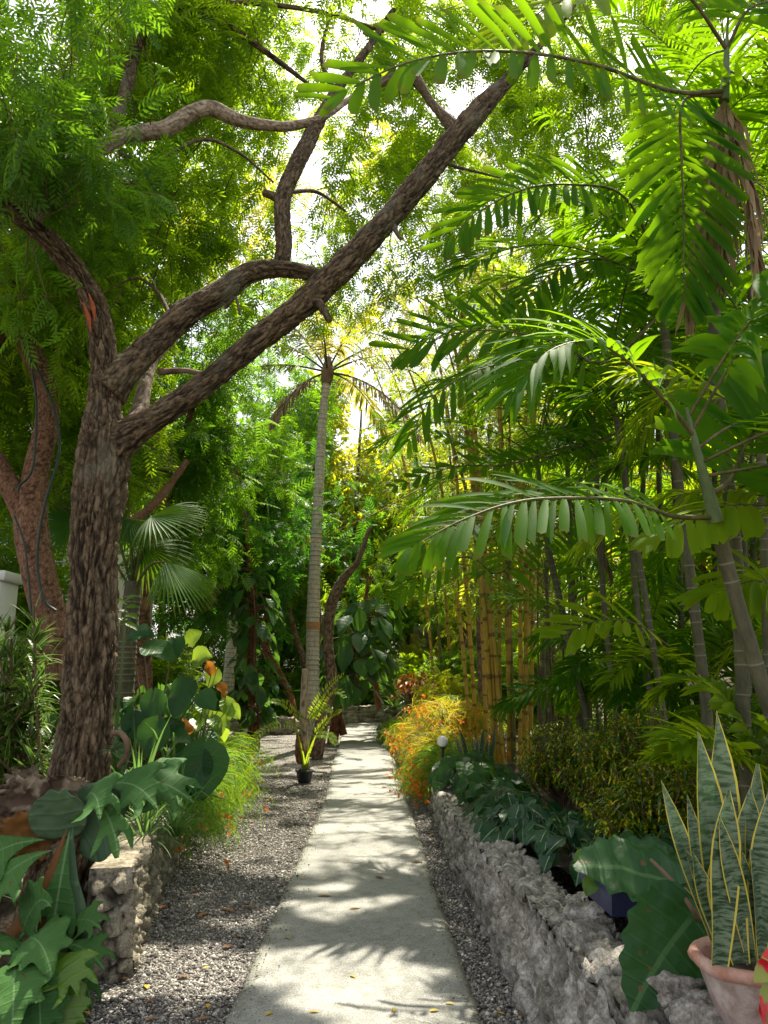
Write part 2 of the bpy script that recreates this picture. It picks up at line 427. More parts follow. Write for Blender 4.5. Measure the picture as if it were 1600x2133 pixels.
M['croton'] = leafmat('speckled_leaf', (.016, .085, .008), (.045, .14, .008), (.18, .40, .01), .42, .28, .5, spots=((.60, .46, .012), 40., .53))
M['snake'] = leafmat('snake_plant_leaf', (.014, .042, .018), (.03, .075, .03), (.06, .14, .04), .12, .34, .5, stripe=((.14, .20, .125), 30.), margin=((.52, .43, .06), .87))
M['antler'] = leafmat('antler_frond', (.030, .105, .026), (.095, .21, .05), (.22, .40, .05), .32, .6, .14, mid=((.13, .24, .09), .010), veins=9., spots=((.14, .09, .03), 20., .70))
M['antler_pale'] = leafmat('felted_frond', (.055, .11, .055), (.12, .19, .09), (.2, .3, .09), .2, .6, .25, veins=3.)
M['antler_brown'] = leafmat('withered_frond', (.11, .045, .012), (.25, .115, .028), (.3, .14, .03), .2, .65, .2)
M['papery'] = leafmat('papery_shield', (.15, .115, .075), (.42, .34, .25), (.25, .18, .1), .15, .9, .05, spots=((.10, .07, .05), 7., .5), veins=5.)
M['thread'] = leafmat('thread_stem', (.025, .11, .010), (.09, .21, .014), (.36, .58, .02), .45, .5)
M['thread_gold'] = leafmat('thread_stem_gold', (.06, .14, .012), (.26, .25, .018), (.70, .58, .03), .5, .5)
M['flower'] = leafmat('orange_flower', (.55, .09, .015), (.80, .20, .03), (.95, .28, .04), .45, .5)
M['fern'] = leafmat('fern_pinna', (.06, .15, .012), (.16, .27, .015), (.5, .65, .03), .5, .42)
M['caladium'] = leafmat('red_green_leaf', (.10, .16, .02), (.30, .32, .05), (.4, .4, .05), .3, .35, .5, spots=((.48, .018, .022), 16., .5))
M['yellowed'] = leafmat('fallen_yellow_leaf', (.45, .28, .02), (.60, .42, .04), None, .15, .6)
M['fallen_brown'] = leafmat('fallen_brown_leaf', (.16, .07, .03), (.30, .16, .07), None, .1, .7)

M['bark'] = barkmat('fissured_bark', (.016, .011, .006), (.115, .08, .046), (.26, .195, .125), (1, 1, .38), f=34., strength=1., dist=.012, moss=(.155, .15, .105))
M['bark_red'] = barkmat('reddish_bark', (.055, .027, .016), (.19, .10, .058), (.34, .21, .135), (1, 1, .4), 48., .7, .008)
M['bark_grey'] = barkmat('background_bark', (.05, .032, .022), (.17, .11, .075), (.32, .235, .175), f=20., strength=.6)
M['bark_rust'] = barkmat('rusty_bark', (.05, .018, .010), (.19, .075, .035), (.30, .15, .08), f=22., strength=.6)
M['bark_sunlit'] = barkmat('sunlit_limb_bark', (.10, .07, .045), (.30, .23, .165), (.50, .42, .33), f=26., strength=.6)  # bark colour lightened as if the sun fell on these limbs
M['cut_wood'] = plainmat('raw_heartwood', (.42, .10, .03), .8, .5, 20., .4)

def trunkmat(name, c0, c1, ring, rough=.7):
    k = NT(name); v = k.attr('v'); c = k.attr('c', 'Vector')
    nz = k.noise(k.mapv(c, (1, 1, .35)), 24., 6, .7)
    col = k.mix(k.ramp(nz, [(.3, 0.), (.72, 1.)]), c0, c1); col = k.mix(k.ramp(v, [(.7, 0.), (.9, .8)]), col, ring)
    big = k.noise(c, 3., 3); col = k.mix(k.ramp(big, [(.55, 0.), (.75, .55)]), col, tuple(x * .45 for x in c0))
    return k.done(k.n('BsdfPrincipled', None, Base_Color=col, Roughness=rough, Specular_IOR_Level=.3, Normal=k.bump(nz, .5, .006)))
M['coco_trunk'] = trunkmat('ringed_coconut_trunk', (.30, .26, .21), (.58, .53, .46), (.15, .115, .085), .85)
M['palm_trunk'] = trunkmat('ringed_palm_trunk', (.045, .045, .024), (.13, .12, .07), (.21, .195, .13), .75)
M['palm_shaft'] = trunkmat('palm_crownshaft', (.045, .075, .025), (.12, .16, .06), (.14, .15, .07), .5)
M['cane'] = trunkmat('yellow_bamboo_cane', (.28, .17, .02), (.50, .32, .035), (.10, .05, .015), .5)
M['cane_green'] = trunkmat('green_bamboo_cane', (.07, .075, .015), (.20, .17, .03), (.05, .035, .015), .45)
M['rachis'] = plainmat('frond_midrib', (.075, .085, .022), .6, .5, 14., .2, (.15, .12, .045), .2); M['rachis_dead'] = plainmat('dead_midrib', (.12, .075, .04), .85)
M['stem'] = plainmat('green_stem', (.11, .15, .04), .6)
M['stem_brown'] = plainmat('brown_stem', (.16, .10, .06), .85)
M['wire'] = plainmat('black_green_cable', (.02, .035, .025), .5, .3)
M['soil'] = plainmat('bed_soil', (.05, .036, .025), .95, .5, 9., .8, (.09, .07, .05), .1)

def stonemat(name, dark, mid, light, moss=(.05, .055, .025), mossy=.5):
    k = NT(name); ob = k.n('TexCoord').outputs['Object']; v = k.attr('v')
    n1 = k.noise(ob, 9., 8, .72); n2 = k.noise(ob, 45., 6, .75)
    col = k.ramp(k.math('ADD', k.math('MULTIPLY', n1, .55), k.math('MULTIPLY', n2, .45)), [(.36, dark), (.5, mid), (.63, light)])
    col = k.mix(k.ramp(k.noise(ob, 2.3, 4), [(.5, 0.), (.66, mossy)]), col, moss)
    col = k.mix(k.ramp(v, [(.08, .9), (.45, 0.)]), col, tuple(x * .6 for x in dark))
    tint = k.ramp(k.vor(ob, 7., 'F1', 'Color'), [(0., .75), (1., 1.15)]); col = k.mix(1., col, tint, 'MULTIPLY')
    pits = k.ramp(k.vor(ob, 60.), [(.0, 0.), (.35, 1.)])
    h = k.math('ADD', k.math('MULTIPLY', n2, .9), k.math('MULTIPLY', pits, .4))
    return k.done(k.n('BsdfPrincipled', None, Base_Color=col, Roughness=.93, Specular_IOR_Level=.15, Normal=k.bump(h, .9, .014)))
M['coral'] = stonemat('coral_stone', (.045, .04, .034), (.29, .268, .235), (.64, .61, .56))
M['coral_warm'] = stonemat('coral_stone_warm', (.06, .05, .035), (.32, .28, .21), (.60, .54, .43), mossy=.6)
M['dark_rock'] = stonemat('dark_rock', (.03, .028, .025), (.10, .09, .08), (.22, .2, .18), mossy=.3)

def concrete():
    k = NT('path_concrete'); ob = k.n('TexCoord').outputs['Object']
    n1 = k.noise(ob, 1.1, 5, .6); n2 = k.noise(ob, 120., 4, .8); n3 = k.noise(ob, 14., 5, .7)
    col = k.ramp(n1, [(.3, (.25, .25, .235)), (.7, (.36, .358, .335))])
    col = k.mix(.75, col, k.ramp(n2, [(.36, (.18, .18, .18)), (.52, (.95, .95, .95)), (.68, (1.6, 1.58, 1.52))]), 'MULTIPLY')
    col = k.mix(k.ramp(n3, [(.48, 0.), (.70, .65)]), col, (.13, .135, .10))
    # hairline cracks, only where the slab has broken up
    w = k.n('VectorMath', {'operation': 'ADD'}, _0=ob, _1=k.n('VectorMath', {'operation': 'SCALE'}, _0=k.noise(ob, 5., 5, .7, 'Color'), Scale=.16).outputs[0]).outputs[0]
    e = k.vor(w, 2.6, 'DISTANCE_TO_EDGE')
    d = k.n('VectorMath', {'operation': 'DISTANCE'}, _0=ob, _1=(.62, 3.9, 0.)).outputs['Value']
    near = k.ramp(d, [(.3, 1.), (.62, 0.)])
    cr = k.math('MULTIPLY', k.math('LESS_THAN', e, .011), near)
    col = k.mix(k.math('MULTIPLY', cr, .85), col, (.05, .048, .04))
    col = k.mix(k.ramp(k.attr('v'), [(.0, .55), (.8, 0.)]), col, (.16, .165, .115))
    h = k.math('SUBTRACT', k.math('ADD', k.math('MULTIPLY', n2, .5), k.math('MULTIPLY', n3, .3)), cr)
    return k.done(k.n('BsdfPrincipled', None, Base_Color=col, Roughness=.9, Specular_IOR_Level=.25, Normal=k.bump(h, .6, .006)))
M['concrete'] = concrete()

def gravelmat(name, pebble):
    k = NT(name); ob = k.n('TexCoord').outputs['Object']
    ramp = [(0., (.05, .045, .04)), (.35, (.17, .157, .14)), (.7, (.35, .325, .29)), (.9, (.56, .52, .46)), (1., (.78, .74, .68))]
    if pebble:
        col = k.ramp(k.attr('v'), ramp); col = k.mix(1., col, k.ramp(k.noise(ob, 110., 3), [(.3, .7), (.7, 1.2)]), 'MULTIPLY')
        return k.done(k.n('BsdfPrincipled', None, Base_Color=col, Roughness=.8, Specular_IOR_Level=.3))
    fl = k.mapv(ob, (1, 1, .05))
    x = k.n('TexVoronoi', None, Scale=60.); k.put(x.inputs['Vector'], fl)
    cell = k.n('SeparateColor', None, _0=x.outputs['Color']).outputs[0]
    col = k.ramp(k.math('POWER', cell, 1.15), ramp)
    col = k.mix(k.ramp(x.outputs['Distance'], [(.35, 0.), (.75, .85)]), col, (.03, .028, .025))
    col = k.mix(k.ramp(k.noise(ob, 1.3, 4), [(.5, 0.), (.7, .35)]), col, (.28, .24, .185))
    h = k.math('SUBTRACT', 1., k.math('POWER', x.outputs['Distance'], 2.))
    return k.done(k.n('BsdfPrincipled', None, Base_Color=col, Roughness=.85, Specular_IOR_Level=.25, Normal=k.bump(h, .9, .02)))
M['gravel'] = gravelmat('gravel_sheet', False); M['pebble'] = gravelmat('pebbles', True)
M['earth'] = plainmat('earth', (.14, .11, .075), .95, .5, .6, .3, (.22, .185, .12), .1)
M['clay'] = plainmat('weathered_clay', (.36, .24, .20), .85, .45, 9., .4, (.55, .47, .44))
M['clay_rim'] = plainmat('terracotta', (.42, .15, .075), .85, .35, 7., .4, (.50, .36, .31))
M['blue_plastic'] = plainmat('blue_plastic', (.03, .036, .095), .42, .2, 5., .05)
M['black_plastic'] = plainmat('black_plastic', (.02, .026, .028), .5, .2, 5., .05)
M['old_wood'] = barkmat('weathered_timber', (.12, .075, .05), (.42, .31, .22), (.66, .55, .44), (1, 1, .12), 60., .5, .006)
M['glass_globe'] = plainmat('opal_globe', (.82, .80, .76), .25, .06, 4., 0.)
M['white_wall'] = plainmat('white_painted_wall', (.74, .74, .72), .85, .12, 2., .1)
M['cream_wall'] = plainmat('cream_wall', (.70, .62, .48), .85, .12, 2., .1)
M['pink_wall'] = plainmat('pale_pink_wall', (.74, .60, .52), .85, .1, 2., .1)
M['roof'] = plainmat('pale_roof', (.62, .58, .52), .85, .2, 4., .2)
M['dark_open'] = plainmat('dark_glass_and_shade', (.02, .022, .022), .25, .2, 2., 0.)
M['blue_pane'] = plainmat('window_pane', (.30, .38, .46), .12, .1, 2., 0., None, .8)
M['ribbon'] = plainmat('rusty_band', (.45, .22, .09), .8, .3, 20., .3)

# ------------------------------------------------------------------ plant builders
CUT = [.30, .62, .86, 1., .98, .86]            # fishtail leaflet
POINT = [.35, .8, 1., .92, .66, .30, .02]
LANCE = [.15, .7, 1., .85, .45, .02]
HEART = [.10, .78, 1., .95, .74, .42, .03]
STRAP = [.8, 1., .95, .85, .65, .35, .02]
SWORD = [.50, .60, .72, .84, .94, 1., .98, .88, .66, .34, .02]

def frond(mb, ctrl, n=24, L=.5, W=.03, a0=80, a1=32, up=(0, 0, 1), droop=.35, prof=CUT, start=.2, lift=.1, r0=.012, v=None, jag=.10, fold=.25, cols=3, base_len=.55, jit=1., wave=.0):
    P = catmull(ctrl, 64); T = nrm(np.gradient(P, axis=0))
    sm = MB(); tube(sm, P[::5], np.linspace(r0, r0 * .25, 13), 6, 32, v=.1); mb.sub = (sm, 'midrib')
    vv = R.random() if v is None else v
    up = np.asarray(up, float)
    for s in (-1, 1):
        t = np.linspace(start, .995, n) + (R.random(n) - .5) * .25 / n * jit
        t = np.clip(t, 0, 1); k = t * 63; i = np.clip(k.astype(int), 0, 62); f = (k - i)[:, None]
        b = P[i] * (1 - f) + P[i + 1] * f; tt = nrm(T[i] * (1 - f) + T[i + 1] * f)
        sd = nrm(np.cross(tt, up)) * s; nn = nrm(np.cross(sd, tt)) * s
        nn = np.where((nn @ up)[:, None] < 0, -nn, nn)
        w = (t - start) / (1 - start)
        a = np.radians(a0 + (a1 - a0) * w + R.normal(0, 3.5 * jit, n))
        d = tt * np.cos(a)[:, None] + sd * np.sin(a)[:, None] + nn * (lift + R.normal(0, .07 * jit, n))[:, None]
        ll = L * (base_len + (1 - base_len) * np.sin(PI * np.clip(w * .85 + .12, 0, 1)) ** .8) * np.where(w > .85, 1 - (w - .85) * 2.2, 1) * R.uniform(.9, 1.06, n)
        ok = R.random(n) > .05
        leaves(mb, b[ok], d[ok], nn[ok], ll[ok], (W * R.uniform(.72, 1.2, n))[ok], prof, (droop * R.uniform(.5, 1.5, n))[ok], fold, np.clip(vv + R.normal(0, .2, n), 0, 1)[ok], cols, jag=jag, wave=wave, twist=.35)

def arch(base, az, el, L, sag=1.0, n=6):
    p = np.asarray(base, float).copy(); out = [p.copy()]
    d = A(math.cos(az) * math.cos(el), math.sin(az) * math.cos(el), math.sin(el))
    for k in range(1, n):
        dk = nrm(d + A(0, 0, -1) * sag * (k / (n - 1)) ** 1.4); p = p + dk * L / (n - 1); out.append(p.copy())
    return out

# neem-like compound leaf: leaflets as small folded blades on a curved stalk
def compound(pairs, wid=.085, ll=.30, quads=2):
    co, q, c = [], [], []
    def add(pt, ang, l):
        d = A(math.sin(ang), math.cos(ang), -.18); d = d / np.linalg.norm(d); s = A(d[1], -d[0], 0); z = A(0, 0, 1)
        k = len(co)
        if quads == 2:
            P = [pt, pt + d * l * .32 + s * wid * .5 + z * .02, pt + d * l * .68 + s * wid * .34 + z * .012 - z * .03, pt + d * l - z * .05, pt + d * l * .68 - s * wid * .34 - z * .02, pt + d * l * .32 - s * wid * .5 + z * .02]
            co.extend(P); q.extend([(k, k + 1, k + 2, k + 3), (k, k + 3, k + 4, k + 5)])
        else:
            P = [pt, pt + d * l * .45 + s * wid * .55, pt + d * l - z * .05, pt + d * l * .45 - s * wid * .55]
            co.extend(P); q.append((k, k + 1, k + 2, k + 3))
    for i in range(pairs):
        t = .16 + .74 * i / (pairs - 1); pt = A(0, t, -.22 * t * t); l = ll * (.75 + .4 * math.sin(PI * (t * .8 + .1)))
        for s in (-1, 1): add(pt + A(0, .03 * s, 0), s * math.radians(68 - 26 * t), l)
    add(A(0, .92, -.19), 0.06, ll)
    k = len(co); co.extend([A(-.006, 0, 0), A(.006, 0, 0), A(.003, .5, -.055), A(-.003, .5, -.055), A(.002, .95, -.2), A(-.002, .95, -.2)])
    q.extend([(k, k + 1, k + 2, k + 3), (k + 3, k + 2, k + 4, k + 5)])
    co = np.array(co); c = np.c_[np.zeros(len(co)), co[:, 1], np.ones(len(co))]
    return co, np.array(q), c
TN = {'fine': compound(6), 'mid': compound(5, .12, .34, 1), 'coarse': compound(3, .24, .46, 1)}

def place(mb, tmpl, pos, d, up, scale, v):
    co, q, c = TN[tmpl]; m = len(pos)
    if m == 0: return
    d = nrm(d); s = nrm(np.cross(d, up)); n = np.cross(s, d)
    B = np.stack([s, d, n], 1)                      # rows: x,y,z axes
    X = np.einsum('ki,mij->mkj', co, B) * scale[:, None, None] + pos[:, None]
    qs = (np.arange(m)[:, None, None] * len(co) + q).reshape(-1, 4)
    mb.add(X.reshape(-1, 3), qs, None, np.tile(c, (m, 1)), np.repeat(v, len(co)))

def light_amount(x, y):
    """how open the roof of leaves is above each spot of ground, read off the photograph's dapples"""
    a = np.interp(y, [2, 3.6, 3.9, 4.5, 4.9, 5.4, 7.0, 7.6, 8.9, 9.4, 10.2, 10.8, 17, 18, 20, 22, 30], [.3, .34, .44, .42, .2, .1, .12, .56, .56, .40, .46, .66, .66, .5, .5, .42, .42])
    b = np.interp(y, [2, 4.0, 4.5, 4.9, 5.3, 6.6, 7.2, 9.0, 9.8, 13.2, 13.6, 30], [.3, .3, .72, .72, .2, .14, .9, .9, .3, .38, .6, .6])
    left = 1 / (1 + np.exp((x + .62) * 9))
    a = a * (1 - left) + b * left
    right = 1 / (1 + np.exp(-(x - 1.3) * 7)); a = a * (1 - right) + .38 * right
    return a
def keep(p):
    h = p[:, :2] - SUN[:2] / SUN[2] * (p[:, 2:3])
    n = fbm(np.c_[h[:, 0] * 2.9, h[:, 1] * 4.4, np.zeros(len(h))], 3, 21)
    lit = n > .67 - .42 * light_amount(h[:, 0], h[:, 1])
    zone = (h[:, 0] > -3.2) & (h[:, 0] < 6.) & (h[:, 1] > 1) & (h[:, 1] < 27)
    return ~(lit & zone)

def crown(mbl, mbt, clumps, n, size, limbs, tmpl='fine', cull=True, per=8, veto=None, twig=.6, vb=0.):
    """clumps: (centre, radii, weight); each spray is a drooping shoot of compound leaves"""
    w = np.array([c[2] for c in clumps], float); w /= w.sum()
    which = R.choice(len(clumps), n, p=w)
    ctr = np.array([c[0] for c in clumps])[which]; rad = np.array([c[1] for c in clumps], float)[which]
    dr = nrm(R.normal(size=(n, 3))); rr = R.random(n) ** .42
    pos = ctr + dr * rad * rr[:, None]
    hole = fbm(pos * .95, 3, 31) > .40
    pos, dr, which = pos[hole], dr[hole], which[hole]; n = len(pos)
    ax = nrm(dr * A(1, 1, .4) + R.normal(0, .5, (n, 3)) + A(0, 0, -.35))
    vs = np.clip(R.normal(.45 + vb, .22, n), 0, 1)
    j = np.tile(np.arange(per), n); idx = np.repeat(np.arange(n), per); m = len(idx)
    a = ax[idx]; ref = nrm(np.cross(a, A(0, 0, 1)) + 1e-6); bi = np.cross(a, ref)
    th = j * 2.4 + np.repeat(R.random(n) * 6.28, per)
    rd = ref * np.cos(th)[:, None] + bi * np.sin(th)[:, None]
    p = pos[idx] + a * (j / per * size * 1.3)[:, None]
    d = nrm(a * .45 + rd + A(0, 0, -.30) + R.normal(0, .22, (m, 3)))
    up = nrm(A(0, 0, 1) + R.normal(0, .35, (m, 3)))
    sc = size * R.uniform(.72, 1.2, m)
    ok = np.ones(m, bool)
    mid = p + d * sc[:, None] * .5
    if cull: ok &= keep(p + d * (sc * .15)[:, None]) & keep(p + d * (sc * .5)[:, None]) & keep(p + d * (sc * .9)[:, None])
    if veto is not None: ok &= ~veto(mid)
    vv = np.clip(vs[idx] + R.normal(0, .1, m), 0, 1)
    place(mbl, tmpl, p[ok], d[ok], up[ok], sc[ok], vv[ok])
    if len(limbs) and twig:
        L = np.vstack(limbs); pk = R.random(n) < twig
        cnt = np.bincount(idx[ok], minlength=n); pk &= cnt > per * .6
        pp = pos[pk]; nn = ((pp[:, None] - L[None]) ** 2).sum(2).argmin(1); b = L[nn]
        dist = np.linalg.norm(pp - b, axis=1); far = dist > .9
        b[far] = pp[far] - nrm(pp[far] - b[far]) * .9
        tubes4(mbt, b, pp, size * .022, size * .011, R.normal(0, .09, (len(pp), 3)))
        e = pp + ax[pk] * size * 1.3; tubes4(mbt, pp, e, size * .018, size * .006, R.normal(0, .01, (len(pp), 3)))

def limb(mb, spec, seg=14, bark=.0, n=None, bfreq=(26, 8), seed=0, lump=.06):
    """spec rows: (px, py, Y, width in photo pixels) measured along the limb"""
    pts, rad = [], []
    for px, py, Y, w in spec:
        p = at(px, py, Y); pts.append(p)
        fw = p[1] * CP + (p[2] - EYE) * SP
        rad.append(w * .5 / FPX * fw)
    L = sum(np.linalg.norm(pts[i + 1] - pts[i]) for i in range(len(pts) - 1))
    return tube(mb, pts, rad, seg, n or max(8, int(L / (.014 if bark else .06))), bark, bfreq, lump=lump, seed=seed)
# ================================================================== ground, path, walls
def grid(mb, xs, ys, zf, v=.5):
    X, Y = np.meshgrid(xs, ys); Z = zf(X.ravel(), Y.ravel())
    co = np.c_[X.ravel(), Y.ravel(), Z]; nx = len(xs); ny = len(ys)
    j = np.arange(ny - 1)[:, None] * nx; i = np.arange(nx - 1)[None]
    mb.add(co, np.stack([j + i, j + i + 1, j + nx + i + 1, j + nx + i], -1).reshape(-1, 4), None, co, v)
def spaced(a, b, n, p=1.):
    return a + (b - a) * np.linspace(0, 1, n) ** p

m = MB(); grid(m, np.r_[spaced(-160, -14, 10), spaced(-10, 10, 16), spaced(14, 160, 10)], np.r_[spaced(-30, -2, 5), spaced(0, 50, 26), spaced(60, 260, 10)], lambda x, y: -.05 + 0 * x)
tag(m.build('ground', M['earth']), kind='structure')
m = MB(); grid(m, spaced(-5.5, 3, 120), spaced(-2, 34, 420), lambda x, y: .03 * (fbm(np.c_[x * .8, y * .8, 0 * x], 3, 2) - .5) + .012 * (fbm(np.c_[x * 9, y * 9, 0 * x], 3, 2) - .5))
tag(m.build('gravel', M['gravel']), kind='structure')

ZP = .04
le = [(465, 2133), (540, 1970), (600, 1840), (640, 1745), (668, 1690), (683, 1640), (692, 1590), (707, 1548), (714, 1524), (724, 1505), (738, 1496)]
re = [(1005, 2133), (960, 2000), (905, 1850), (880, 1760), (856, 1690), (836, 1640), (820, 1590), (809, 1550), (802, 1524), (795, 1505), (792, 1496)]
LE = np.array([gr(*p, ZP) for p in le]); RE = np.array([gr(*p, ZP) for p in re])
LE = np.vstack([LE[0] + (LE[0] - LE[1]) / np.linalg.norm(LE[0] - LE[1]) * 5, LE]); RE = np.vstack([RE[0] + (RE[0] - RE[1]) / np.linalg.norm(RE[0] - RE[1]) * 5, RE])
def path_left(y): return np.interp(y, LE[:, 1], LE[:, 0])
def path_right(y): return np.interp(y, RE[:, 1], RE[:, 0])
ys = np.r_[spaced(-.8, 12, 520), spaced(12.05, LE[-1, 1], 200)]
m = MB(); nu = 40; u = np.linspace(0, 1, nu)
el = .012 * (fbm(np.c_[ys * 6, ys * 0, ys * 0], 4, 3) - .5) * 2; er = .014 * (fbm(np.c_[ys * 6, ys * 0 + 9, ys * 0], 4, 3) - .5) * 2
def smooth_edge(E): 
    c = catmull(E, 900); return lambda y: np.interp(y, c[:, 1], c[:, 0])
sl, sr = smooth_edge(LE), smooth_edge(RE)
XL, XR = sl(ys) + el, sr(ys) + er
X = XL[:, None] + (XR - XL)[:, None] * u; Yg = np.repeat(ys[:, None], nu, 1)
ed = np.minimum(X - XL[:, None], XR[:, None] - X)
Z = ZP + .012 * (fbm(np.c_[X.ravel() * 1.4, Yg.ravel() * 1.4, 0 * X.ravel()], 3, 6) - .5).reshape(X.shape) - .012 * np.exp(-ed / .012)
co = np.stack([X, Yg, Z], -1)
lo1 = np.stack([X[:, :1], Yg[:, :1], Z[:, :1] * 0 - .03], -1); lo2 = np.stack([X[:, -1:], Yg[:, -1:], Z[:, :1] * 0 - .03], -1)
co = np.concatenate([lo1, co, lo2], 1); nn = nu + 2
vv = np.concatenate([ed[:, :1] * 0, np.clip(ed / .12, 0, 1), ed[:, :1] * 0], 1)
j = np.arange(len(ys) - 1)[:, None] * nn; i = np.arange(nn - 1)[None]
m.add(co.reshape(-1, 3), np.stack([j + i, j + i + 1, j + nn + i + 1, j + nn + i], -1).reshape(-1, 4), None, co.reshape(-1, 3), vv.ravel())
tag(m.build('path', M['concrete']), kind='structure')

RW = np.array([(1.14, .6, .48), (1.06, 2, .50), (1.02, 2.6, .55), (1.0, 3.05, .64), (.96, 4.2, .57), (.89, 6.3, .45), (.86, 8, .39), (.86, 9.6, .36), (.72, 12, .36), (.50, 16, .36), (.12, 19.4, .36)])
LW = np.array([(-1.36, 4.60, .55), (-1.46, 5.2, .55), (-1.62, 6.1, .55), (-1.95, 8, .52), (-2.3, 10, .5), (-2.62, 13, .5), (-2.95, 15.9, .5)])
def rw(y): return np.interp(y, RW[:, 1], RW[:, 0])
def rwz(y): return np.interp(y, RW[:, 1], RW[:, 2])
def lw(y): return np.interp(y, LW[:, 1], LW[:, 0])

m = MB(); 
grid(m, np.r_[spaced(0, 3, 50), spaced(3.2, 12, 14)], spaced(.6, 19, 150), lambda x, y: 0 * x)
co = m.co[0]; yy = co[:, 1]; co[:, 0] = rw(yy) + .12 + co[:, 0]; co[:, 2] = rwz(yy) - .07 + .07 * (fbm(co * A(5, 5, 0), 4, 4) - .5) + .05 * np.clip(co[:, 0] - rw(yy) - .3, 0, 2)
tag(m.build('planting_bed', M['soil']), kind='structure')
m = MB(); grid(m, np.r_[spaced(0, 3, 50), spaced(3.2, 12, 14)], spaced(1.5, 15.8, 120), lambda x, y: 0 * x)
co = m.co[0]; yy = co[:, 1]; xx = co[:, 0].copy(); co[:, 0] = np.where(yy < 4.62, -1.58, lw(yy) - .1) - xx
co[:, 2] = .44 + .07 * (fbm(co * A(5, 5, 0), 4, 4) - .5) + .05 * np.clip(xx, 0, 2)
dip = np.clip((5.0 - yy) / .35, 0, 1); co[:, 2] = co[:, 2] * (1 - dip) + .03 * dip      # in front of the wall the bed falls to the gravel
tag(m.build('planting_bed', M['soil']), kind='structure')

